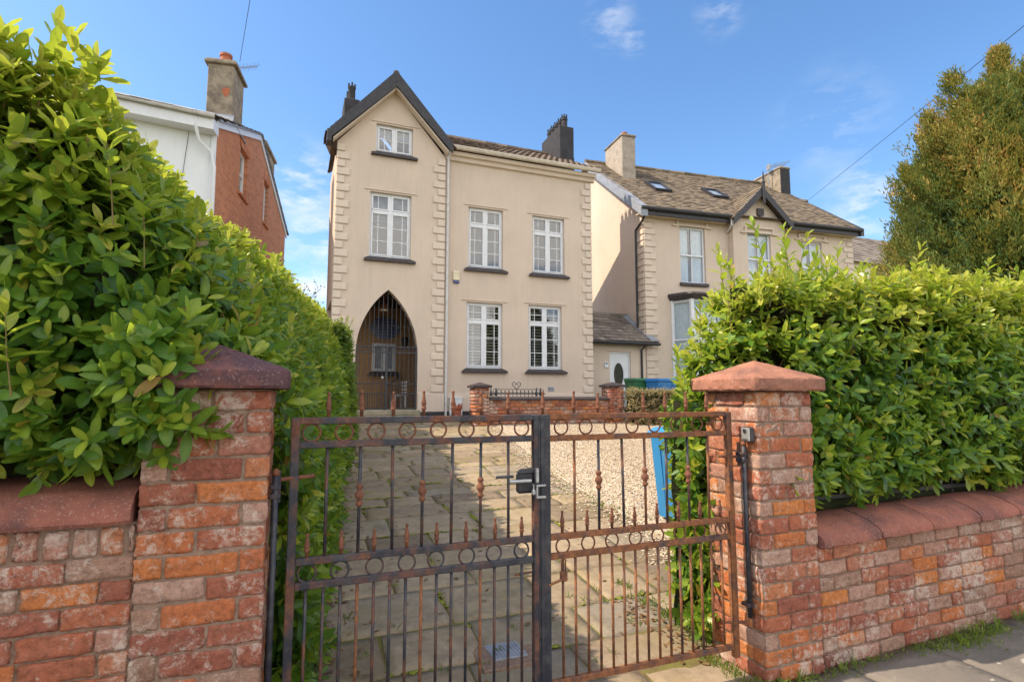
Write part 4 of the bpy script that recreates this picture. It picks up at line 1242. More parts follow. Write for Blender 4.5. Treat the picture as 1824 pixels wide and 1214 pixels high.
m = MB(); m.bbox(9.39, 9.53, 15.765, 15.80, 2.58, 2.78, .01); ib = m.build('intercom_box', PVC, sp_)
m = MB(); m.bbox(9.41, 9.51, 15.758, 15.765, 2.69, 2.75, .003); m.build('screen', LEAD, ib)
m = MB(); m.bbox(9.5, 10.5, 15.775, 15.80, 3.13, 3.16, .004); m.build('lintel_strip', CREAM2, sp_)

# ------------------------------------------------------------------ neighbour on the right (its own turned frame)
nb = thing('neighbour_house', 'cream house with a brown slate roof and small black gable behind the right hedge', 'house', (11.03, 15.8, 0), R(-5), None, True)
NW = [(1.43, 2.46, 5.6, 7.62), (6.69, 7.66, 5.5, 7.5)]
m = MB(); m.slab(rect(0, 9.15, .9, 8.02), [rect(*w) for w in NW] + [rect(1.15, 2.85, 2.2, 4.9), rect(6.5, 8.0, 2.2, 4.9)], 0, .24); m.build('front_wall', CREAM, nb)
m = MB(); m.slab([(3.45, .9), (5.72, .9), (5.72, 7.92), (4.58, 9.02), (3.45, 7.92)], [rect(4.06, 5.07, 5.6, 7.58)], -.26, -.02); m.box(3.45, 3.6, -.02, .0, .9, 7.9); m.box(5.58, 5.72, -.02, 0, .9, 7.9); m.build('gable_bay_wall', CREAM, nb)
m = MB(); m.prism([(.24, .9), (8.4, .9), (8.4, 8.0), (4.2, 11.32), (.24, 8.18)], 0.0, .22); m.prism([(.24, .9), (8.4, .9), (8.4, 8.0), (4.2, 11.32), (.24, 8.18)], 8.93, 9.15); m.box(.22, 8.93, 8.2, 8.4, .9, 8.0); m.build('side_wall', CREAM, nb)
m = MB(); m.box(.22, 8.93, .26, 8.2, 4.9, 5.1); m.box(.22, 8.93, 3.2, 3.3, .9, 8.0); m.build('room_floor', DARKWOOD, nb)
quoins(-.005, 1, 1.95, 7.9, 0.0, .46, .30, .44, CREAM2, nb, wrap=True); quoins(9.16, -1, 1.95, 7.9, 0.0, .46, .30, .44, CREAM2, nb)
tiled('roof', (-.28, -.38, 8.08), (9.56, 0, 0), (0, 4.58, 3.44), 48, 30, SLATE, nb, .014, .024)
tiled('rear_roof', (9.28, 8.78, 8.08), (-9.56, 0, 0), (0, -4.58, 3.44), 20, 12, SLATE, nb, .016, .028)
ridge_tiles((-.28, 4.2, 11.54), (9.28, 4.2, 11.54), 26, .10, SLATE, nb)
tiled('roof', (3.26, 1.7, 7.92), (0, -2.22, 0), (1.32, 0, 1.24), 12, 8, SLATE, nb, .016, .028)
tiled('roof', (5.90, -.52, 7.92), (0, 2.22, 0), (-1.32, 0, 1.24), 12, 8, SLATE, nb, .016, .028)
ridge_tiles((4.58, -.53, 9.18), (4.58, 1.5, 9.18), 6, .06, SLATE, nb)
for s in (-1, 1):
    m = MB(); xe = 4.58 + s * 1.28
    m.hexa([(xe, -.56, 7.70), (4.58, -.56, 8.90), (4.58, -.50, 8.90), (xe, -.50, 7.70)], [(xe, -.56, 7.97), (4.58, -.56, 9.20), (4.58, -.50, 9.20), (xe, -.50, 7.97)])
    m.build('bargeboard', BLACKPAINT, nb)
m = MB(); m.bbox(4.53, 4.63, -.62, -.56, 8.56, 9.36, .012); m.hexa([(4.535, -.61, 9.36), (4.625, -.61, 9.36), (4.625, -.57, 9.36), (4.535, -.57, 9.36)], [(4.57, -.595, 9.78), (4.59, -.595, 9.78), (4.59, -.585, 9.78), (4.57, -.585, 9.78)]); m.lathe(4.58, -.59, [(.03, 9.30), (.07, 9.36), (.03, 9.43)], 8); m.build('finial', BLACKPAINT, nb)
m = MB(); m.slab([(4.50, 8.47), (4.50, 8.22), (4.58, 8.19), (4.64, 8.12), (4.70, 8.19), (4.78, 8.22), (4.78, 8.47)], [], -.32, -.262); m.build('shield_plaque', SILLPAINT, nb)
for a, b in ((-.28, 3.30), (5.86, 9.26)):
    m = MB(); m.bbox(a, b, -.34, -.28, 7.80, 8.06, .01); m.build('fascia', BLACKPAINT, nb)
    m = MB(); m.prism([(-.34, 8.02), (-.36, 7.95), (-.43, 7.95), (-.47, 8.0), (-.47, 8.07), (-.455, 8.07), (-.45, 8.01), (-.36, 8.01)], a, b); m.build('gutter', BLACKPAINT, nb)
    m = MB(); m.box(a, b, -.28, .0, 7.84, 7.87); m.build('soffit', CREAM2, nb)
m = MB(); m.hexa([(-.30, -.42, 7.72), (-.05, -.42, 7.72), (-.05, 4.2, 11.18), (-.30, 4.2, 11.18)], [(-.30, -.42, 8.08), (-.05, -.42, 8.08), (-.05, 4.2, 11.52), (-.30, 4.2, 11.52)]); m.build('verge_board', LEAD, nb)
m = MB(); m.hexa([(9.16, -.42, 7.78), (9.31, -.42, 7.78), (9.31, 4.2, 11.24), (9.16, 4.2, 11.24)], [(9.16, -.42, 8.08), (9.31, -.42, 8.08), (9.31, 4.2, 11.52), (9.16, 4.2, 11.52)]); m.build('verge_board', BLACKPAINT, nb)
m = MB(); m.tube([(-.10, -.38, 7.95), (-.10, -.2, 7.7), (-.07, .42, 7.45), (-.07, .42, 3.4)], .04, 8); m.build('downpipe', BLACKPAINT, nb)
m = MB(); m.tube([(3.30, -.40, 8.0), (3.30, -.40, 7.72), (3.38, -.04, 7.55)], .035, 8); m.build('downpipe_head', PIPE, nb)
for x0 in (1.43, 4.06, 6.69):    # hood moulds
    y = -.26 if x0 == 4.06 else 0
    w = 1.0
    m = MB(); z = 7.70 if x0 == 4.06 else (7.72 if x0 > 6 else 7.80)
    m.bbox(x0 - .14, x0 + w + .14, y - .07, y, z, z + .07, .015); m.bbox(x0 - .14, x0 - .06, y - .07, y, z - .14, z, .012); m.bbox(x0 + w + .06, x0 + w + .14, y - .07, y, z - .14, z, .012)
    m.bbox(x0 - .30, x0 - .06, y - .07, y, z - .20, z - .13, .015); m.bbox(x0 + w + .06, x0 + w + .30, y - .07, y, z - .20, z - .13, .015)
    m.bbox(x0 - .05, x0 + w + .08, y - .05, y, z - .17, z - .10, .01)
    m.build('hood_mould', CREAM2, nb)


def sash_window(x0, x1, z0, z1, y, parent, sill=True):
    yb = y + .08; fr = .06; xm = (x0 + x1) / 2; zm = z0 + (z1 - z0) * .5
    m = MB(); m.bbox(x0, x0 + fr, yb, yb + .07, z0, z1, .008); m.bbox(x1 - fr, x1, yb, yb + .07, z0, z1, .008); m.bbox(x0 + fr, x1 - fr, yb, yb + .07, z1 - fr, z1, .008); m.bbox(x0 + fr, x1 - fr, yb, yb + .07, z0, z0 + fr, .008)
    m.bbox(x0 + fr, x1 - fr, yb - .005, yb + .065, zm - .03, zm + .03, .006)
    f = m.build('window', PVC, parent)
    m = MB(); m.bbox(xm - .017, xm + .017, yb + .005, yb + .06, z0 + fr, zm - .03, .004); m.bbox(xm - .017, xm + .017, yb + .005, yb + .06, zm + .03, z1 - fr, .004); m.build('glazing_bars', PVC, f)
    m = MB(); m.add([(x0 + fr, yb + .04, z0 + fr), (x1 - fr, yb + .04, z0 + fr), (x1 - fr, yb + .04, z1 - fr), (x0 + fr, yb + .04, z1 - fr)], [(0, 1, 2, 3)]); m.build('pane', GLASS, f, recalc=False)
    curtain(x0 + .02, x1 - .02, yb + .14, z0, z1, f)
    if sill:
        m = MB(); m.bbox(x0 - .06, x1 + .06, y - .09, y + .08, z0 - .11, z0, .012); m.build('window_sill', SILLPAINT, f)
    return f


def curtain(x0, x1, y, z0, z1, parent, gap=.12):
    m = MB(); xm = (x0 + x1) / 2
    for a, b in ((x0, xm - gap / 2), (xm + gap / 2, x1)):
        n = 40; vs = []
        for i in range(n + 1):
            x = a + (b - a) * i / n; q = y + .022 * math.sin(i * 1.15) + .008 * math.sin(i * 2.7)
            vs += [(x, q, z0), (x, q, z1)]
        m.add(vs, [(2 * i, 2 * i + 2, 2 * i + 3, 2 * i + 1) for i in range(n)])
    m.build('curtain', CURTAIN, parent, True)


sash_window(1.43, 2.46, 5.6, 7.62, 0, nb); sash_window(6.69, 7.66, 5.5, 7.5, 0, nb); sash_window(4.06, 5.07, 5.6, 7.58, -.26, nb)
# ground floor bay windows
for bx in (1.05, 6.4):
    A_ = [(bx, -.0), (bx + .35, -.62), (bx + 1.55, -.62), (bx + 1.90, 0)]
    m = MB()
    for (x, y) in A_: m.bbox(x - .06, x + .06, y - .06, y + .06, 2.15, 4.95, .008)
    m.bbox(bx + .92, bx + .98, -.65, -.59, 2.2, 4.9, .006)
    for (a, b) in zip(A_[:-1], A_[1:]):
        for z, h in ((2.17, .05), (3.55, .03), (4.88, .05)): m.tube([(a[0], a[1], z), (b[0], b[1], z)], h, 4)
    f = m.build('bay_window', PVC, nb)
    m = MB()
    for (a, b) in zip(A_[:-1], A_[1:]): m.add([(a[0], a[1], 2.2), (b[0], b[1], 2.2), (b[0], b[1], 4.9), (a[0], a[1], 4.9)], [(0, 1, 2, 3)])
    m.build('pane', GLASS, f, recalc=False)
    for (a, b) in zip(A_[:-1], A_[1:]):
        mm = MB(); n = 36; vs = []
        for i in range(n + 1):
            q = i / n; x = a[0] + (b[0] - a[0]) * q; y = a[1] + (b[1] - a[1]) * q + .14 + .02 * math.sin(i * 1.3); vs += [(x, y, 2.2), (x, y, 4.9)]
        mm.add(vs, [(2 * i, 2 * i + 2, 2 * i + 3, 2 * i + 1) for i in range(n)]); mm.build('curtain', CURTAIN, f, True)
    m = MB()
    P4 = [(bx - .10, 0), (bx + .30, -.72), (bx + 1.60, -.72), (bx + 2.0, 0)]; P5 = [(bx - .18, 0), (bx + .24, -.82), (bx + 1.66, -.82), (bx + 2.08, 0)]
    m.hexa([(x, y, 4.93) for x, y in P4], [(x, y, 5.08) for x, y in P5]); m.hexa([(x, y, 5.081) for x, y in P5], [(x * .98 + .02 * (bx + .95), y * .9, 5.16) for x, y in P5]); m.build('bay_roof', SILLPAINT, f)
    m = MB(); P6 = [(bx - .04, 0), (bx + .33, -.66), (bx + 1.57, -.66), (bx + 1.94, 0)]; m.hexa([(x, y, .9) for x, y in P6], [(x, y, 2.15) for x, y in P6]); m.build('bay_wall', CREAM, f)
# skylights on the slope
pit = math.atan2(3.44, 4.58)


def on_roof(x, s, h): return (x, -.38 + s * math.cos(pit) - h * math.sin(pit), 8.08 + s * math.sin(pit) + h * math.cos(pit))


for x0 in (1.30, 3.86):
    x1 = x0 + .72; s0, s1 = 2.15, 3.15
    m = MB()
    for a, b, c_, d_ in ((x0, x1, s0, s0 + .07), (x0, x1, s1 - .07, s1), (x0, x0 + .07, s0 + .07, s1 - .07), (x1 - .07, x1, s0 + .07, s1 - .07)):
        m.hexa([on_roof(a, c_, .02), on_roof(b, c_, .02), on_roof(b, d_, .02), on_roof(a, d_, .02)], [on_roof(a, c_, .12), on_roof(b, c_, .12), on_roof(b, d_, .12), on_roof(a, d_, .12)])
    f = m.build('skylight', BLACKPAINT, nb)
    m = MB(); m.add([on_roof(x0 + .07, s0 + .07, .09), on_roof(x1 - .07, s0 + .07, .09), on_roof(x1 - .07, s1 - .07, .09), on_roof(x0 + .07, s1 - .07, .09)], [(0, 1, 2, 3)]); m.build('pane', GLASS, f)
    m = MB(); m.add([on_roof(x0 + .07, s0 + .07, .05), on_roof(x1 - .07, s0 + .07, .05), on_roof(x1 - .07, s1 - .07, .05), on_roof(x0 + .07, s1 - .07, .05)], [(0, 1, 2, 3)]); m.build('blind', SLATW, f)  # white sheet in place of a blind, its colour carrying the reflected sky
# chimneys
m = MB(); m.bbox(.62, 1.22, 2.6, 4.1, 9.5, 12.05, .02); ch = m.build('chimney', PALECHIM, nb)
m = MB(); m.bbox(.58, 1.26, 2.55, 4.15, 12.05, 12.15, .03); m.build('chimney_cap', OLDSTUCCO, ch)
m = MB(); m.lathe(.92, 2.95, [(.12, 12.14), (.12, 12.30), (.135, 12.31), (.135, 12.36), (.10, 12.38)], 12); m.build('chimney_pot', TERRA, ch, 'auto')
m = MB(); m.bbox(8.75, 9.27, 3.1, 5.4, 9.0, 11.86, .02); ch = m.build('chimney', OLDSTUCCO, nb)
m = MB(); m.bbox(8.71, 9.31, 3.05, 5.45, 11.86, 11.96, .03); m.build('chimney_cap', OLDSTUCCO, ch)
m = MB(); m.bbox(8.76, 9.275, 3.085, 3.1, 9.0, 11.85, .004); m.build('shaded_face', BLACKCHIM, ch)  # dark plate puts the shade of the front face into its colour
an = thing('roof_aerial', 'thin television aerial on a pole beside the dark chimney of the cream neighbour', 'aerial', (11.03, 15.8, 0), R(-5), 'roof aerials', True)
m = MB(); m.tube([(8.55, 3.6, 10.6), (8.55, 3.6, 12.2)], .022, 6); m.build('pole', GREYMETAL, an)
m = MB(); m.tube([(8.52, 3.6, 12.1), (9.7, 3.75, 12.40)], .014, 5)
for k in range(11):
    x = 8.75 + k * .09; z = 12.1 + (x - 8.52) * .254; m.tube([(x, 3.35, z + .06), (x, 3.95, z - .02)], .007, 4)
m.bbox(8.55, 8.62, 3.5, 3.7, 11.95, 12.22, .004)
m.build('antenna', GREYMETAL, an)

# ------------------------------------------------------------------ far house beyond the conifer
fh = thing('far_house', 'pale yellow house with a grey slate roof and cream chimney far behind the conifer', 'house', (31, 25, 0))
m = MB(); m.prism([(22, 0), (30, 0), (30, 9.4), (26, 12.4), (22, 9.4)], 26.5, 44); m.build('wall', YELLOWREND, fh)
tiled('roof', (26.2, 21.7, 9.25), (18.2, 0, 0), (0, 4.3, 3.2), 36, 14, GREYSLATE, fh, .02, .03)
tiled('roof', (44.4, 30.3, 9.25), (-18.2, 0, 0), (0, -4.3, 3.2), 20, 8, GREYSLATE, fh, .02, .03)
m = MB(); m.bbox(27.9, 29.0, 24.4, 25.9, 10.5, 13.5, .03); ch = m.build('chimney', PALECHIM, fh)
m = MB(); m.bbox(27.82, 29.08, 24.3, 26.0, 13.5, 13.68, .04); m.build('chimney_cap', OLDSTUCCO, ch)
m = MB(); m.bbox(33, 34.2, 21.9, 22, 4.5, 6.6, .01); f = m.build('window', PVC, fh); m = MB(); m.add([(33.1, 21.88, 4.6), (34.1, 21.88, 4.6), (34.1, 21.88, 6.5), (33.1, 21.88, 6.5)], [(0, 1, 2, 3)]); m.build('pane', LEAD, f)

# ------------------------------------------------------------------ left house (own turned frame: x runs back along its brick side)
lh = thing('brick_house', 'red brick sided house with a white rendered front behind the left hedge', 'house', (-2.025, 14.86, 0), R(81.25), None, True)
LWN = [(2.25, 3.10, 7.45, 8.78), (5.35, 6.0, 7.55, 8.98)]
m = MB(); m.slab([(0, .5), (9.44, .5), (9.44, 8.41), (4.42, 10.15), (0, 8.41)], [rect(*w) for w in LWN], 0, .25)
o = m.build('brick_side_wall', BRICKWALL, lh); wall_uv(o, 1, 0)
fx, fy = -.139 - .14, .96
m = MB(); L_ = 8
m.hexa([(.03, .0, .5), (fx * L_, fy * L_, .5), (fx * L_ + .25, fy * L_, .5), (.28, .26, .5)], [(.03, .0, 8.40), (fx * L_, fy * L_, 8.40), (fx * L_ + .25, fy * L_, 8.40), (.28, .26, 8.40)])
m.build('white_front_wall', WHITEREND, lh)
m = MB(); m.box(9.2, 9.44, .25, 8, .5, 8.3); m.build('rear_wall', WHITEREND, lh)
m = MB(); m.bbox(-.03, .03, -.02, .10, .5, 8.38, .008); m.build('corner_strip', PVC, lh)
# roof with slipping slates along the verge
tiled('roof', (-.45, -.10, 8.33), (fx * 8.5, fy * 8.5, 0), (4.9 , .0, 1.86), 20, 10, GREYSLATE, lh, .016, .03)
tiled('rear_roof', (9.75, 8.4, 8.33), (0, -8.5, 0), (-5.3, 0, 1.86), 20, 10, GREYSLATE, lh, .016, .03)
m = MB(); m.hexa([(-.1, -.045, 8.20), (4.42, -.045, 9.96), (4.42, .0, 9.96), (-.1, .0, 8.20)], [(-.1, -.045, 8.36), (4.42, -.045, 10.14), (4.42, .0, 10.14), (-.1, .0, 8.36)]); m.hexa([(4.42, -.045, 9.96), (9.6, -.045, 8.15), (9.6, 0, 8.15), (4.42, 0, 9.96)], [(4.42, -.045, 10.14), (9.6, -.045, 8.33), (9.6, 0, 8.33), (4.42, 0, 10.14)])
m.build('verge_board', PVC, lh)
m = MB()
for k in range(34):
    q = k / 34; x, z = (q * 2 * 4.42, 8.40 + q * 2 * 1.76) if q < .5 else (4.42 + (q - .5) * 2 * 5.1, 10.16 - (q - .5) * 2 * 1.8)
    s_ = 1.76 / 4.42 if q < .5 else -1.8 / 5.1
    dz = random.gauss(0, .02)
    m.hexa([(x, -.09, z - .01), (x + .235, -.09, z - .01 + s_ * .235), (x + .235, .25, z + s_ * .235), (x, .25, z)], [(x, -.09, z + .05 + dz), (x + .235, -.09, z + .04 + dz + s_ * .235), (x + .235, .25, z + .05 + s_ * .235), (x, .25, z + .06)], random.random())
m.build('verge_slates', LEAD, lh)
# deep white eaves and gutter along the front
m = MB()
e0, e1 = (0, 0), (fx * 8, fy * 8)
m.hexa([(e0[0] - .36, -.04, 8.02), (e1[0] - .36, e1[1], 8.02), (e1[0] + .1, e1[1], 8.02), (.06, -.04, 8.02)], [(e0[0] - .36, -.04, 8.30), (e1[0] - .36, e1[1], 8.30), (e1[0] + .1, e1[1], 8.30), (.06, -.04, 8.30)])
m.build('eaves_box', PVC, lh)
m = MB(); m.tube([(-.43, -.08, 8.33), (e1[0] - .43, e1[1], 8.36)], .06, 8); m.build('gutter', PIPE, lh)
m = MB(); m.tube([(-.44, .32, 8.32), (-.44, .32, 8.05), (-.30, .28, 7.75), (-.12, .05, 7.55), (-.10, -.03, 7.2), (-.08, -.06, 3.0)], .042, 8); m.build('downpipe', PVC, lh, True)
m = MB(); m.tube([(-.16, .55, 8.0), (-.23, .75, 5.0)], .006, 5); m.build('cable', CABLE, lh)
for w in LWN:
    m = MB(); x0, x1, z0, z1 = w; xm = x0 + .06
    m.bbox(x0, x0 + .07, .10, .18, z0, z1, .006); m.bbox(x1 - .07, x1, .10, .18, z0, z1, .006); m.bbox(x0, x1, .105, .175, z1 - .07, z1, .006); m.bbox(x0, x1, .105, .175, z0, z0 + .07, .006); m.bbox(x0, x1, .105, .175, (z0 + z1) / 2 - .03, (z0 + z1) / 2 + .03, .006)
    f = m.build('window', PVC, lh)
    m = MB(); m.add([(x0, .15, z0), (x1, .15, z0), (x1, .15, z1), (x0, .15, z1)], [(0, 1, 2, 3)]); m.build('pane', GLASS, f, recalc=False)
    m = MB(); m.bbox(x0 - .08, x1 + .08, -.06, .1, z0 - .09, z0, .01); m.build('window_sill', BRICKW, f)
    m = MB(); m.bbox(x0 - .10, x1 + .10, -.025, .0, z1, z1 + .20, .006); m.build('lintel', BRICKW, f)
m = MB(); m.bbox(1.45, 2.50, .06, .72, 8.6, 10.72, .02); ch = m.build('chimney', OLDSTUCCO, lh)
m = MB(); m.bbox(1.37, 2.60, -.02, .80, 10.72, 10.80, .012); m.bbox(1.40, 2.56, .02, .76, 10.80, 10.85, .012); m.build('chimney_cap', OLDSTUCCO, ch)
m = MB(); m.lathe(1.80, .38, [(.16, 10.84), (.145, 11.12), (.165, 11.13), (.165, 11.20), (.13, 11.22)], 14); m.build('chimney_pot', TERRA, ch, 'auto')
m = MB(); m.add([(1.445, .12 + .12 + .10 * math.cos(a), 9.95 + .13 * math.sin(a * 1.0) * (1 + .3 * math.sin(3 * a))) for a in np.linspace(0, 6, 14)], [tuple(range(14))]); m.build('bare_brick_patch', TERRA, ch)
m = MB(); m.box(1.36, 2.6, -.05, .82, 9.0, 9.02)
m.hexa([(1.30, .0, 8.93), (1.30, .8, 8.93), (1.45, .8, 9.0), (1.45, .0, 9.0)], [(1.30, .0, 8.96), (1.30, .8, 8.96), (1.45, .8, 9.30), (1.45, .0, 9.30)]); m.build('lead_flashing', LEAD, ch)
m = MB(); m.bbox(5.9, 7.6, .15, .75, 8.5, 10.5, .02); ch = m.build('chimney', OLDSTUCCO, lh)
m = MB(); m.bbox(5.8, 7.7, .08, .82, 10.5, 10.62, .02); m.build('chimney_cap', OLDSTUCCO, ch)
an = thing('roof_aerial', 'spiky television aerial tilted up beside the left chimney with the red pot', 'aerial', (-2.025, 14.86, 0), R(81.25), 'roof aerials', True)
m = MB(); m.tube([(2.3, .25, 10.5), (2.3, .25, 11.25)], .018, 6); m.build('pole', GREYMETAL, an)
m = MB(); m.tube([(2.15, .45, 11.0), (2.8, -.20, 11.55)], .012, 5)
for k in range(9):
    q = k / 8; x, y, z = 2.15 + .65 * q, .45 - .65 * q, 11.0 + .55 * q; m.tube([(x - .12, y - .12, z), (x + .12, y + .12, z)], .006, 4); m.tube([(x - .06, y - .06, z + .1), (x + .06, y + .06, z - .1)], .005, 4)
m.build('antenna', GREYMETAL, an)

# ------------------------------------------------------------------ overhead cables
def cable(name, a, b, sag, label):
    a, b = Vector(a), Vector(b); pts = []
    for i in range(41):
        q = i / 40; p = a.lerp(b, q); p.z -= sag * 4 * q * (1 - q); pts.append(p)
    m = MB(); m.tube(pts, .007, 5); o = m.build(name, CABLE, None); return tag(o, label, 'cable', 'overhead cables')


cable('overhead_cable', (-1.80, 16.9, 11.2), (2.1, -10.0, 7.06), .02, 'thin black cable rising from the chimney with the red pot')
cable('overhead_cable', (22.04, 18.6, 10.7), (2.07, -8.0, 6.15), .06, 'thin black cable running down past the conifer to the far roof')

# ------------------------------------------------------------------ wheelie bins
def wheelie_bin(x, y, z, rot, mat, label, h=1.07, w=.50):
    t = thing('wheelie_bin', label, 'wheelie bin', (x, y, z), rot, 'wheelie bins', True)
    d = .56; b = MB(); q = .80
    b.hexa([(-w / 2 * q, -d / 2 * q, .06), (w / 2 * q, -d / 2 * q, .06), (w / 2 * q, d / 2 * .85, .06), (-w / 2 * q, d / 2 * .85, .06)], [(-w / 2, -d / 2, h - .12), (w / 2, -d / 2, h - .12), (w / 2, d / 2, h - .12), (-w / 2, d / 2, h - .12)])
    b.bbox(-w / 2 - .02, w / 2 + .02, -d / 2 - .02, d / 2 + .02, h - .12, h - .075, .012)
    for k in (-1, 1): b.hexa([(k * .10 - .02, -d / 2 * q - .012, .2), (k * .10 + .02, -d / 2 * q - .012, .2), (k * .10 + .02, -d / 2 * q + .02, .2), (k * .10 - .02, -d / 2 * q + .02, .2)], [(k * .12 - .02, -d / 2 - .012, h - .2), (k * .12 + .02, -d / 2 - .012, h - .2), (k * .12 + .02, -d / 2 + .02, h - .2), (k * .12 - .02, -d / 2 + .02, h - .2)])
    b.build('body', mat, t)
    b = MB(); b.hexa([(-w / 2 - .03, -d / 2 - .04, h - .073), (w / 2 + .03, -d / 2 - .04, h - .073), (w / 2 + .03, d / 2 + .03, h - .073), (-w / 2 - .03, d / 2 + .03, h - .073)], [(-w / 2 + .03, -d / 2 + .03, h - .01), (w / 2 - .03, -d / 2 + .03, h - .01), (w / 2 - .01, d / 2 + .03, h), (-w / 2 + .01, d / 2 + .03, h)]); b.build('lid', mat, t)
    b = MB(); b.tube([(-w / 2 + .05, d / 2 + .07, h - .06), (w / 2 - .05, d / 2 + .07, h - .06)], .016, 8); b.build('handle', mat, t)
    for k in (-1, 1): b = MB(); b.tube([(k * (w / 2 - .07), d / 2 - .02, .10), (k * (w / 2 - .01), d / 2 - .02, .10)], .10, 14); b.build('wheel', BLACKPAINT, t)
    return t


wheelie_bin(9.98, 14.85, 1.10, 0, BINGREEN, 'green wheelie bin beside two blue bins by the white oval glazed door', 1.12, .50)
wheelie_bin(10.36, 14.25, 1.08, .1, BINBLUE, 'blue wheelie bin squeezed between the green bin and another blue bin', 1.12, .48)
wheelie_bin(10.92, 14.35, 1.08, -.1, BINBLUE, 'blue wheelie bin at the right end of the row behind the brown hedge', 1.13, .54)
wheelie_bin(4.22, 5.34, .23, -1.45, BINLBLUE, 'bright blue wheelie bin on the gravel half hidden by the right hedge', 1.08, .50)

# ------------------------------------------------------------------ foliage
LROWS = np.array([0, .10, .26, .46, .66, .84, .95, 1.0]); LWID = np.array([.10, .40, .78, 1.0, .98, .68, .34, .02])
LROWS_S = np.array([0, .22, .58, .86, 1.0]); LWID_S = np.array([.10, .72, 1.0, .62, .02])


def leaves(base, dirv, upv, length, width, tone, low=False, fold=.22, droop=.20):
    """vectorised curved leaf blades; returns V,F,T"""
    rows, wid = (LROWS_S, LWID_S) if low else (LROWS, LWID)
    n = len(base); m = len(rows)
    d = dirv / np.linalg.norm(dirv, axis=1, keepdims=True)
    u = upv - d * np.sum(upv * d, 1, keepdims=True); u /= np.linalg.norm(u, axis=1, keepdims=True) + 1e-9
    s = np.cross(d, u)
    dr = droop * rng.uniform(.1, 1.6, n); fo = fold * rng.uniform(.3, 1.6, n)
    V = np.empty((n, m, 3, 3))
    for i, (t_, w_) in enumerate(zip(rows, wid)):
        c = base + d * (t_ * length)[:, None] - u * (dr * t_ * t_ * length)[:, None]
        hw = w_ * width * .5
        wav = rng.normal(0, .03, (n, 2)) * width[:, None]
        V[:, i, 1] = c - u * (fo * hw * .6)[:, None]
        V[:, i, 0] = c - s * hw[:, None] + u * (fo * hw * .4)[:, None] + u * wav[:, :1]
        V[:, i, 2] = c + s * hw[:, None] + u * (fo * hw * .4)[:, None] + u * wav[:, 1:]
    f0 = []
    for i in range(m - 1):
        for k in range(2): f0.append((i * 3 + k, i * 3 + k + 1, i * 3 + k + 4, i * 3 + k + 3))
    F = (np.array(f0)[None] + (np.arange(n) * m * 3)[:, None, None]).reshape(-1, 4)
    old = rng.random(n) < .010
    T = np.where(old, 1.0, np.clip(tone, 0, .93))[:, None, None] + np.where(old, 0., .06)[:, None, None] * np.array([-.35, 1.0, -.35])[None, None, :] + np.zeros((1, m, 1))
    return V.reshape(-1, 3), F, np.clip(T, 0, 1).ravel()


def unit(v): return v / (np.linalg.norm(v, axis=1, keepdims=True) + 1e-9)


def shoots(pos, axis, nl, stem_len, leaf_len, leaf_w, tone, low=False, open_=(72, 28), young=.25):
    """shoots carrying spirals of leaves; pos, axis (n,3); returns leaf V,F,T and stem lists"""
    n = len(pos); ax = unit(axis)
    ref = np.where(np.abs(ax[:, 2:3]) < .9, np.array([[0, 0, 1.]]), np.array([[1., 0, 0]]))
    e1 = unit(np.cross(ax, ref)); e2 = np.cross(ax, e1)
    ph = rng.uniform(0, 6.28, n)
    B, D, U, L, W_, T = [], [], [], [], [], []
    for k in range(nl):
        q = k / max(1, nl - 1)
        a = ph + k * 2.4 + rng.normal(0, .25, n)
        rad = e1 * np.cos(a)[:, None] + e2 * np.sin(a)[:, None]
        al = np.radians(open_[0] + (open_[1] - open_[0]) * q + rng.normal(0, 9, n))
        dv_ = ax * np.cos(al)[:, None] + rad * np.sin(al)[:, None]
        dv_[:, 2] -= .12 * (1 - q)
        B.append(pos + ax * (stem_len * (.15 + .85 * q))[:, None]); D.append(dv_)
        up = ax * np.sin(al)[:, None] - rad * np.cos(al)[:, None] + np.array([[0, 0, .35]]) + rng.normal(0, .12, (n, 3))
        U.append(up)
        sc = (1.0 - .32 * q * q) * rng.uniform(.75, 1.15, n)
        L.append(leaf_len * sc); W_.append(leaf_w * sc * rng.uniform(.85, 1.12, n))
        T.append(tone + young * q * q + rng.normal(0, .09, n))
    return leaves(np.concatenate(B), np.concatenate(D), np.concatenate(U), np.concatenate(L), np.concatenate(W_), np.concatenate(T), low)


def stems_mesh(pos, axis, length, r, name, mat, parent):
    m = MB(); ax = unit(axis)
    for p, a, L in zip(pos, ax, length):
        q = p - a * .10; e = p + a * L; mid = (q + e) / 2 + rng.normal(0, .008, 3)
        m.tube([tuple(q), tuple(mid), tuple(e)], [r, r * .8, r * .5], 5, cap=False)
    return m.build(name, mat, parent, True, recalc=False)


def join(parts):
    V, F, T = [], [], []; o = 0
    for v, f, t_ in parts: V.append(v); F.append(f + o); T.append(t_); o += len(v)
    return np.concatenate(V), np.concatenate(F), np.concatenate(T)


def wob(p, s=1.0):
    """gentle unevenness of a clipped surface"""
    return (np.sin(p[:, 0] * 2.3 * s + 1.1 * p[:, 2] * s) + np.sin(p[:, 1] * 1.9 * s + p[:, 2] * 2.7 * s + 1) + np.sin((p[:, 0] + p[:, 1]) * 4.1 * s) * .6) / 2.6


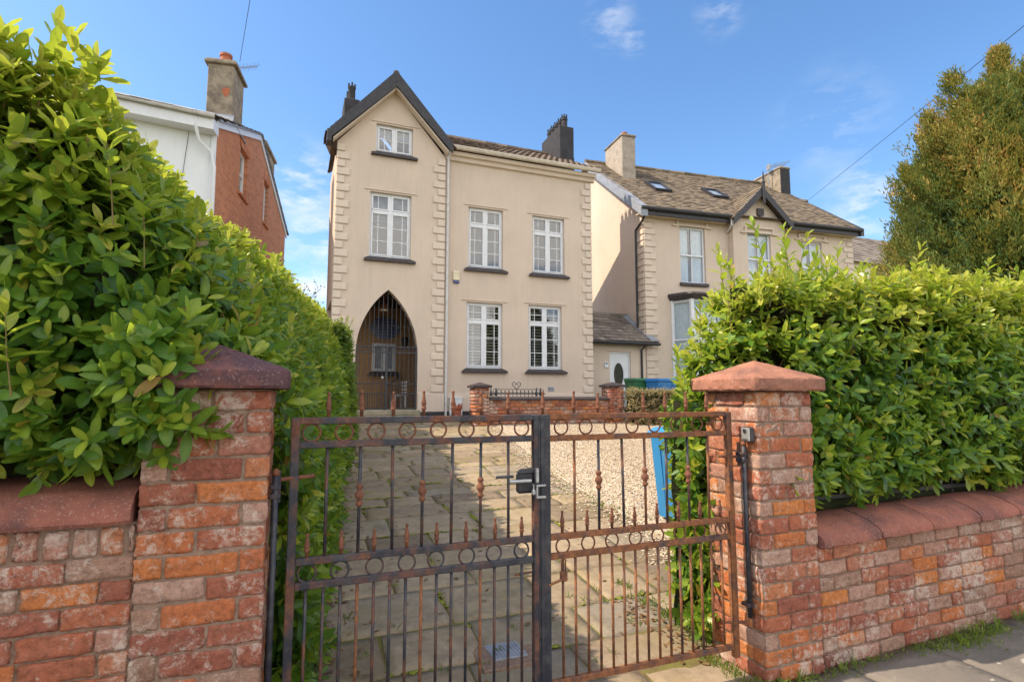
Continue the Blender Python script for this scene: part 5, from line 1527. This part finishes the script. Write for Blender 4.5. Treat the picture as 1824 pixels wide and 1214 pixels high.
def patch4(q, dens):
    """random points and outward normals on a bilinear patch; q = bottom-left, bottom-right, top-left, top-right seen from outside"""
    a, b, c_, d_ = (np.array(p, float) for p in q)
    A_ = (np.linalg.norm(np.cross(b - a, c_ - a)) + np.linalg.norm(np.cross(b - d_, c_ - d_))) / 2
    n = max(1, int(A_ * dens)); u, v = rng.random(n)[:, None], rng.random(n)[:, None]
    p = a * (1 - u) * (1 - v) + b * u * (1 - v) + c_ * (1 - u) * v + d_ * u * v
    du = (b - a) * (1 - v) + (d_ - c_) * v; dv_ = (c_ - a) * (1 - u) + (d_ - b) * u
    return p, unit(np.cross(du, dv_))


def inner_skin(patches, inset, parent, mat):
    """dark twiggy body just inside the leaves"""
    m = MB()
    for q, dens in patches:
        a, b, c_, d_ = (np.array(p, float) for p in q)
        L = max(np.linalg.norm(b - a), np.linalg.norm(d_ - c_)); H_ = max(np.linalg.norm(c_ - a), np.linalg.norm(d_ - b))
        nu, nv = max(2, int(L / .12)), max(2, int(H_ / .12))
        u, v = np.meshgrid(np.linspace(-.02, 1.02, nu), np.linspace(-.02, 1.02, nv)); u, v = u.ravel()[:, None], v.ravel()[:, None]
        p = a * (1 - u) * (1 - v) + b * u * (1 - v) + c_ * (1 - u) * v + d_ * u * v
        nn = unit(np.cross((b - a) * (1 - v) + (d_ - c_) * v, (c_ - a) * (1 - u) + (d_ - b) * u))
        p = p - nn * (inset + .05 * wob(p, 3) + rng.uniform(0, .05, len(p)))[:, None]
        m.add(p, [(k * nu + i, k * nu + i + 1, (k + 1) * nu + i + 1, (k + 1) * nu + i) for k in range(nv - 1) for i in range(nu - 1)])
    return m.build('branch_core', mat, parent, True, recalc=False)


def hedge(label, patches, loc, ll, lw_, topz, tall, depth=.10, mat=LAUREL, name='laurel_hedge', tone0=.34, inset=.24, vis_twigs=True, kind_group=None):
    t = thing(name, label, 'hedge', loc, 0, kind_group)
    P3, N3 = [], []
    for q, dens in patches:
        p, nn = patch4(q, dens); P3.append(p); N3.append(nn)
    p0, nn = np.concatenate(P3), np.concatenate(N3); n = len(p0)
    up = np.array([[0, 0, 1.]]); parts = []
    for layer in (0, 1):
        if layer:
            sel = rng.random(n) < .62; pb, nb_ = p0[sel] + rng.normal(0, .05, (sel.sum(), 3)), nn[sel]
            p = pb - nb_ * rng.uniform(.10, .22, len(pb))[:, None]
        else:
            pb, nb_ = p0, nn
            p = p0 + nn * (wob(p0) * .06 - rng.random(n) * depth)[:, None]
        k = len(p)
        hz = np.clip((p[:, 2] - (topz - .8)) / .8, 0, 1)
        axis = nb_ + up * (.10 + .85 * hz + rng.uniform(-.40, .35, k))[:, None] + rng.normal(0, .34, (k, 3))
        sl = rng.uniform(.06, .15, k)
        tone = tone0 + .46 * hz ** 1.3 + rng.normal(0, .09, k) + .10 * wob(p, 2.2) - .04 * layer  # hz lightens the top leaves, putting sun shining through them into the tone
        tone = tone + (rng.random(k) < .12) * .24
        parts.append(shoots(p, axis, 8, sl, ll * rng.uniform(.72, 1.15, k), lw_ * rng.uniform(.85, 1.1, k), tone))
        if not layer: P1, A1, S1 = p, axis, sl
    if tall is not None:
        tp = np.array(tall, float); k = len(tp)
        axis2 = np.array([[0, 0, 1.]]) + rng.normal(0, .16, (k, 3)); sl2 = tp[:, 3]
        parts.append(shoots(tp[:, :3], axis2, 13, sl2, np.full(k, ll * .95), np.full(k, lw_ * .95), np.full(k, .72) + rng.normal(0, .08, k), open_=(66, 20), young=.2))
        tag(stems_mesh(tp[:, :3], axis2, sl2, .0032, 'shoot_stems', STEMGREEN, t), kind='stuff')
    V, F, T = join(parts)
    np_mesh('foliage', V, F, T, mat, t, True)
    if vis_twigs:
        sel = rng.permutation(len(P1))[:420]
        tag(stems_mesh(P1[sel], A1[sel], S1[sel], .0035, 'twigs', STEMGREEN, t), kind='stuff')
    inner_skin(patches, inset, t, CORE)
    return t


TL = 3.0     # top of the left hedge


def top_edge(y): return float(np.interp(y, [2.7, 3.0, 4.3, 6.2, 10.8], [-1.08, -1.0, -.84, -.36, .55]))


PL = []
A0, A1_, B0, B1 = (-4.2, 2.62, 1.51), (-.64, 2.58, 1.48), (-4.2, 2.72, TL), (-1.10, 2.76, TL)
PL.append(((A0, A1_, B0, B1), 120))
PL.append((((-4.2, 2.80, 1.46), (-.58, 2.76, 1.42), A0, A1_), 150))
C0, C1 = (.02, 3.12, 1.60), (-.98, 3.22, TL)
mid0, mid1 = (-.82, 2.60, 2.25), (-.44, 3.10, 2.25)
PL.append(((A1_, C0, mid0, mid1), 135)); PL.append(((mid0, mid1, B1, C1), 130))
PL.append((((-.62, 2.56, 1.38), (-.40, 2.53, 1.50), (-.66, 2.54, 1.98), (-.36, 2.60, 1.92)), 240))
PL.append((((-.60, 2.74, 1.42), (-.36, 2.70, 1.55), (-.60, 2.62, 1.46), (-.36, 2.56, 1.57)), 120))
PL.append((((-.06, 3.08, .04), (.06, 3.22, .04), (-.03, 3.06, 1.65), (.06, 3.25, 1.65)), 150))
ysl = [3.2, 4.2, 5.4, 7.0, 8.8, 10.8]
for ya, yb in zip(ysl[:-1], ysl[1:]):
    def row(y):
        b, t_ = float(left_edge(y)) + .04, top_edge(y); g_ = float(gz(0, y))
        return (b, y, g_ + .03), (b * .62 + t_ * .38 + .10, y, 1.85), (t_, y, TL + .02)
    r0, r1 = row(ya), row(yb); dn = 120 if ya < 5 else (85 if ya < 7 else 68)
    PL.append(((r0[0], r1[0], r0[1], r1[1]), dn)); PL.append(((r0[1], r1[1], r0[2], r1[2]), dn))
    PL.append(((r0[2], r1[2], (top_edge(ya) - 1.3, ya, TL + .05), (top_edge(yb) - 1.3, yb, TL + .05)), 60))
PL.append((((-4.2, 2.72, TL), (-.8, 2.74, TL), (-4.2, 3.9, TL + .05), (-1.0, 3.9, TL + .05)), 75))
tall = [(random.uniform(-2.4, -1.02), random.uniform(2.72, 3.5), TL - .08, random.uniform(.12, .34)) for _ in range(34)]
tall += [(top_edge(y) - abs(random.gauss(0, .12)) + .03, y, TL - .10, random.uniform(.12, .30)) for y in np.random.default_rng(4).uniform(2.9, 10.5, 46)]
tall += [(-.62, 2.72, 2.30, .24), (-.50, 3.0, 2.3, .24), (-.36, 3.2, 2.1, .26), (-.72, 2.62, 2.45, .26), (-.36, 2.62, 1.70, .16), (-.95, 2.5, 1.75, .22), (-.25, 3.5, 2.1, .25), (-.05, 4.0, 1.9, .25)]
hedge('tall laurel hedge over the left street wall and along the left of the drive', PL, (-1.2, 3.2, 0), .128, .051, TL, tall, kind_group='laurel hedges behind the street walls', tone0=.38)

m = MB(); m.bbox(-4.2, -.60, 3.02, 3.6, -.02, 1.62, .1); lo_ = m.build('dark_gap_fill', CORE, bpy.data.objects['laurel_hedge'])  # solid dark block added so the gap under the hedge looks shaded
TR = 2.50
PR = []
f0, f1, g0, g1 = (3.0, 2.70, 1.10), (8.9, 2.70, 1.18), (3.02, 2.84, TR - .06), (8.9, 2.84, TR + .20)
PR.append(((f0, f1, g0, g1), 130))
PR.append((((3.0, 2.88, 1.02), (8.9, 2.88, 1.10), f0, f1), 150))
PR.append(((g0, g1, (3.25, 3.75, TR - .1), (8.9, 3.75, TR + .16)), 85))
e0, e1_, h0, h1 = (2.90, 3.62, .2), (2.58, 3.12, .12), (2.86, 3.70, 1.5), (2.58, 3.14, 1.60)
k0, k1 = (3.24, 3.72, TR - .12), (2.98, 2.96, TR - .10)
PR.append(((e0, e1_, h0, h1), 260)); PR.append(((h0, h1, k0, k1), 150))
PR.append(((h1, (3.02, 2.90, 1.70), k1, g0), 140))
PR.append((((2.50, 3.10, .10), (2.64, 3.08, .10), (2.52, 3.12, 1.60), (2.68, 3.08, 1.66)), 150))
tall = [(x, random.uniform(2.85, 3.5), TR - .10 + (x - 3) * .022, random.uniform(.08, .42)) for x in np.random.default_rng(8).uniform(2.95, 8.5, 84)]
tall += [(2.60, 3.3, 1.72, .26), (2.48, 3.12, 1.58, .24), (2.70, 3.2, 2.0, .28), (2.84, 3.1, 2.35, .36), (2.78, 2.98, 2.2, .30), (3.05, 2.9, 2.5, .38), (3.3, 2.95, 2.5, .38), (3.42, 3.0, 2.45, .40)]
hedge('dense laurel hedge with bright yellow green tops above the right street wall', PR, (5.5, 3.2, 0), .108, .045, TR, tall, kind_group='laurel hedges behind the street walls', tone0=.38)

m = MB(); m.bbox(3.08, 8.8, 2.96, 3.6, -.02, 1.2, .1); m.build('dark_gap_fill', CORE, bpy.data.objects['laurel_hedge.001'])  # the same added dark block, shading the gap under the right hedge
# small leaved shrub by the house
x0s, x1s = .15, 1.12
SH = [(((x0s, 10.4, .75), (x1s - .05, 10.5, .75), (x0s, 10.6, 3.15), (x1s - .25, 10.7, 2.95)), 300),
      (((x1s - .05, 10.5, .75), (x1s + .05, 13.2, 1.0), (x1s - .22, 10.7, 2.95), (x1s - .1, 13.0, 2.9)), 280),
      (((x0s, 10.6, 3.15), (x1s - .25, 10.7, 2.95), (x0s, 13, 3.2), (x1s - .1, 13.0, 2.9)), 200)]
hedge('small leaved bright green shrub at the far end of the left hedge beside the arch', SH, (.6, 11.5, .8), .062, .034, 3.2, [(random.uniform(.25, 1.0), random.uniform(10.6, 13), 2.95, random.uniform(.12, .28)) for _ in range(16)], mat=PRIVET, name='shrub', tone0=.46, inset=.2, vis_twigs=False)
BHQ = [(((8.36, 12.55, .85), (10.3, 12.38, .85), (8.36, 12.57, 1.78), (10.3, 12.40, 1.80)), 420), (((8.36, 12.57, 1.78), (10.3, 12.40, 1.80), (8.36, 13.1, 1.80), (10.3, 12.95, 1.82)), 380), (((8.34, 13.1, .85), (8.34, 12.55, .85), (8.34, 13.1, 1.78), (8.34, 12.55, 1.78)), 300)]
hedge('low clipped brownish hedge between the garden wall pier and the bins', BHQ, (9.3, 12.6, .85), .040, .022, 1.75, None, mat=BROWNLEAF, name='clipped_hedge', tone0=.5, inset=.14, vis_twigs=False)

# conifer -----------------------------------------------------------
cn = thing('conifer_tree', 'broad golden green cypress tree with several pointed tops behind the right hedge', 'tree', (10.1, 4.9, .2))


def cone_r(z, top, R0):
    q = np.clip((top - z) / (top - .4), 0, 1)
    return R0 * np.power(q, .44) * (1 - .04 * q)


NB = 12500
zz = .9 + 6.0 * rng.random(NB) ** .92; az_ = rng.uniform(0, 6.283, NB)
lobe = .84 + .10 * np.sin(az_ * 5 + zz * .8) * np.sin(zz * 1.3 + az_ * 2) + .07 * np.sin(az_ * 11 + zz * 3.1)
rad = cone_r(zz, 6.35, 2.50) * (lobe + .12) * (1 - .30 * rng.random(NB) ** 1.6)
cp_ = np.stack([10.1 + rad * np.cos(az_), 4.9 + rad * np.sin(az_), zz], 1)
# leaders on top
for lx, ly, lz, lh_ in ((10.1, 4.9, 6.2, .6), (9.35, 5.1, 5.95, .6), (10.7, 4.7, 6.1, .6), (8.85, 5.2, 5.3, .5), (9.8, 4.4, 6.0, .45), (8.4, 5.3, 4.5, .45), (10.4, 5.4, 6.1, .6)):
    k = 90; q = rng.random(k)
    cp_ = np.concatenate([cp_, np.stack([lx + rng.normal(0, .16, k) * (1.1 - q), ly + rng.normal(0, .16, k) * (1.1 - q), lz + q * lh_], 1)])
nC = len(cp_)
out = unit(cp_ - np.array([10.1, 4.9, 0]) * np.array([1, 1, 0]) - np.array([[0, 0, 1.]]) * cp_[:, 2:3])
ctone = .36 + .18 * np.sin(cp_[:, 2] * 2.1 + 3 * np.arctan2(out[:, 1], out[:, 0])) + rng.normal(0, .17, nC)
axc = out * .50 + np.array([[0, 0, 1.0]]) + rng.normal(0, .26, (nC, 3))
# each spray: a plume of small flat scales
Bs, Ds, Us, Ls, Ws, Ts = [], [], [], [], [], []
axu = unit(axc); e1 = unit(np.cross(axu, rng.normal(0, 1, (nC, 3)))); e2 = np.cross(axu, e1)
for k in range(24):
    q = k / 23; a = rng.uniform(0, 6.28, nC); sp = rng.uniform(.25, .95, nC) * (1.1 - .6 * q)
    dd = axu + (e1 * np.cos(a)[:, None] + e2 * np.sin(a)[:, None]) * sp[:, None]
    Bs.append(cp_ + axu * (.19 * q * rng.uniform(.6, 1.2, nC))[:, None] + rng.normal(0, .025, (nC, 3))); Ds.append(dd); Us.append(rng.normal(0, 1, (nC, 3)))
    Ls.append(rng.uniform(.035, .085, nC)); Ws.append(rng.uniform(.012, .022, nC)); Ts.append(ctone + .16 * q + rng.normal(0, .10, nC))
B, D, U, L, W2, T = map(np.concatenate, (Bs, Ds, Us, Ls, Ws, Ts))
n = len(B); d = unit(D); u = unit(U - d * np.sum(U * d, 1, keepdims=True)); s = np.cross(d, u)
V = np.stack([B, B + d * (L * .5)[:, None] - s * (W2 * .5)[:, None], B + d * L[:, None], B + d * (L * .5)[:, None] + s * (W2 * .5)[:, None]], 1)
np_mesh('crown', V.reshape(-1, 3), np.arange(n * 4).reshape(-1, 4), np.repeat(np.clip(T, 0, 1), 4), CONIFER, cn, False)
m = MB(); m.tube([(10.1, 4.9, .1), (10.12, 4.92, 2.2), (10.08, 4.88, 4.4), (10.1, 4.9, 6.6)], [.22, .18, .11, .02], 10)
for k in range(46):
    z = .9 + k * .115; a = k * 2.4; r_ = float(cone_r(np.array(z + .4), 6.35, 2.50)) * .72
    m.tube([(10.1, 4.9, z), (10.1 + r_ * .5 * math.cos(a), 4.9 + r_ * .5 * math.sin(a), z + .18), (10.1 + r_ * math.cos(a), 4.9 + r_ * math.sin(a), z + .5)], [.045, .03, .012], 5)
m.build('trunk', BARK, cn, True)
# dense inner dead foliage of the tree
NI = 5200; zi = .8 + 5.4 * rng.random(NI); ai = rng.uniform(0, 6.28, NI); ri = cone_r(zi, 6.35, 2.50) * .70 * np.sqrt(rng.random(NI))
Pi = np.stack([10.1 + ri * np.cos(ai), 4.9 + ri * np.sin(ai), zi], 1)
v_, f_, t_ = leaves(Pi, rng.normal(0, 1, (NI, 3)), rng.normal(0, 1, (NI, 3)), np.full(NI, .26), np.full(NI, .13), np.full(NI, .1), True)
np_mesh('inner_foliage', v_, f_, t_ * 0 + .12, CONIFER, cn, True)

# sparse tree and brick house far behind, left of the tower ------------------
bt = thing('bare_tree', 'thin twiggy tree with sparse leaves between the brick house and the tower', 'tree', (-.6, 21.5, 1.1))
m = MB(); tips = []


def branch(p, d, L, r, depth):
    q = p + d * L * .5 + Vector((random.gauss(0, .05), random.gauss(0, .05), random.gauss(0, .03))) * L
    e = p + d * L
    m.tube([p, q, e], [r, r * .8, r * .6], 5, cap=False)
    if depth == 0: tips.append((e, d)); return
    for k in range(random.choice((2, 3, 3))):
        nd = (d + Vector((random.gauss(0, .5), random.gauss(0, .5), random.gauss(.12, .3)))).normalized(); branch(p.lerp(e, random.uniform(.6, 1)), nd, L * random.uniform(.6, .82), r * .62, depth - 1)


branch(Vector((-.6, 21.5, 1.0)), Vector((.05, 0, 1)), 2.1, .08, 5)
m.build('trunk', BARK, bt, True, recalc=False)
tpos = np.array([tuple(e) for e, _ in tips]); tdir = np.array([tuple(d) for _, d in tips])
tpos = np.repeat(tpos, 3, 0) + rng.normal(0, .09, (len(tpos) * 3, 3)); tdir = np.repeat(tdir, 3, 0) + rng.normal(0, .6, (len(tpos), 3))
v_, f_, t_ = leaves(tpos, tdir, rng.normal(0, 1, tpos.shape), np.full(len(tpos), .09), np.full(len(tpos), .04), rng.random(len(tpos)), True)
np_mesh('crown', v_, f_, t_, TWIGLEAF, bt, True)
bh = thing('distant_house', 'small brown roofed brick house just visible far behind the tower corner', 'house', (3, 44, 1))
m = MB(); m.prism([(40, 1), (48, 1), (48, 5.3), (44, 8.0), (40, 5.3)], -6, 14); m.build('wall', BRICKW, bh)
tiled('roof', (-6.3, 39.7, 5.2), (20.6, 0, 0), (0, 4.3, 2.85), 40, 14, PANTILE, bh, .02, .03)

# ------------------------------------------------------------------ grass, weeds and fallen leaves
def tufts(name, P_, n_each, hgt, kind_mat):
    k = len(P_); B = np.repeat(P_, n_each, 0) + np.concatenate([rng.normal(0, .022, (k * n_each, 2)), np.zeros((k * n_each, 1))], 1)
    n = len(B); D = np.stack([rng.normal(0, .5, n), rng.normal(0, .5, n), np.ones(n)], 1)
    H_ = np.repeat(hgt, n_each) * rng.uniform(.5, 1.2, n)
    v_, f_, t_ = leaves(B, D, rng.normal(0, 1, (n, 3)), H_, H_ * .09 + .003, rng.random(n) * .9, True, .1, .5)
    return np_mesh(name, v_, f_, t_, kind_mat, None, True)


n = 430
wx = np.concatenate([rng.choice([2.7, 3.05, 3.3, 3.9, 4.2, 4.5, 5.1, 5.8, 6.5, 7.4], 250) + rng.normal(0, .13, 250), rng.normal(4.35, .3, 110), rng.normal(2.62, .05, 70)]); wy = 2.585 - np.abs(rng.normal(0, .035, n)) - np.where((wx > 3.9) & (wx < 5.6), np.abs(rng.normal(0, .07, n)), 0)
WP = np.stack([wx, wy, gz(wx, wy)], 1)
o = tufts('grass', WP, 7, np.where(rng.random(n) < .15, .065, .026), GRASS); tag(o, kind='stuff')
n = 170
wy = rng.uniform(2.65, 4.2, n); wx = np.where(rng.random(n) < .6, 2.53 - np.abs(rng.normal(0, .05, n)), rng.uniform(.2, 3.2, n)); wx[wy > 3.1] += .1
e_ = rng.random(n) < .5; wy[e_] = rng.uniform(5.5, 9, e_.sum()); wx[e_] = right_edge(wy[e_]) + rng.normal(0, .12, e_.sum())
WP = np.stack([wx, wy, gz(wx, wy)], 1)
o = tufts('drive_grass', WP, 7, np.full(n, .05), GRASS); tag(o, kind='stuff')
n = 900
fy_ = rng.uniform(2.9, 11, n); fx_ = np.where(rng.random(n) < .62, left_edge(fy_) + np.abs(rng.normal(0, .16, n)), rng.uniform(.2, 3.6, n)); k_ = rng.random(n) < .12; fy_[k_] = rng.uniform(2.9, 3.9, k_.sum()); fx_[k_] = 2.55 - np.abs(rng.normal(0, .12, k_.sum()))
kp = (fx_ < 3.8); fx_, fy_ = fx_[kp], fy_[kp]; n = len(fx_)
FP = np.stack([fx_, fy_, gz(fx_, fy_) + .012], 1)
v_, f_, t_ = leaves(FP, np.stack([rng.normal(0, 1, n), rng.normal(0, 1, n), rng.normal(0, .12, n)], 1), np.tile([[0, 0, 1.]], (n, 1)) + rng.normal(0, .2, (n, 3)), rng.uniform(.02, .06, n), rng.uniform(.012, .03, n), rng.random(n), True)
o = np_mesh('fallen_leaves', v_, f_, t_, DEADLEAF, None, True); tag(o, kind='stuff')
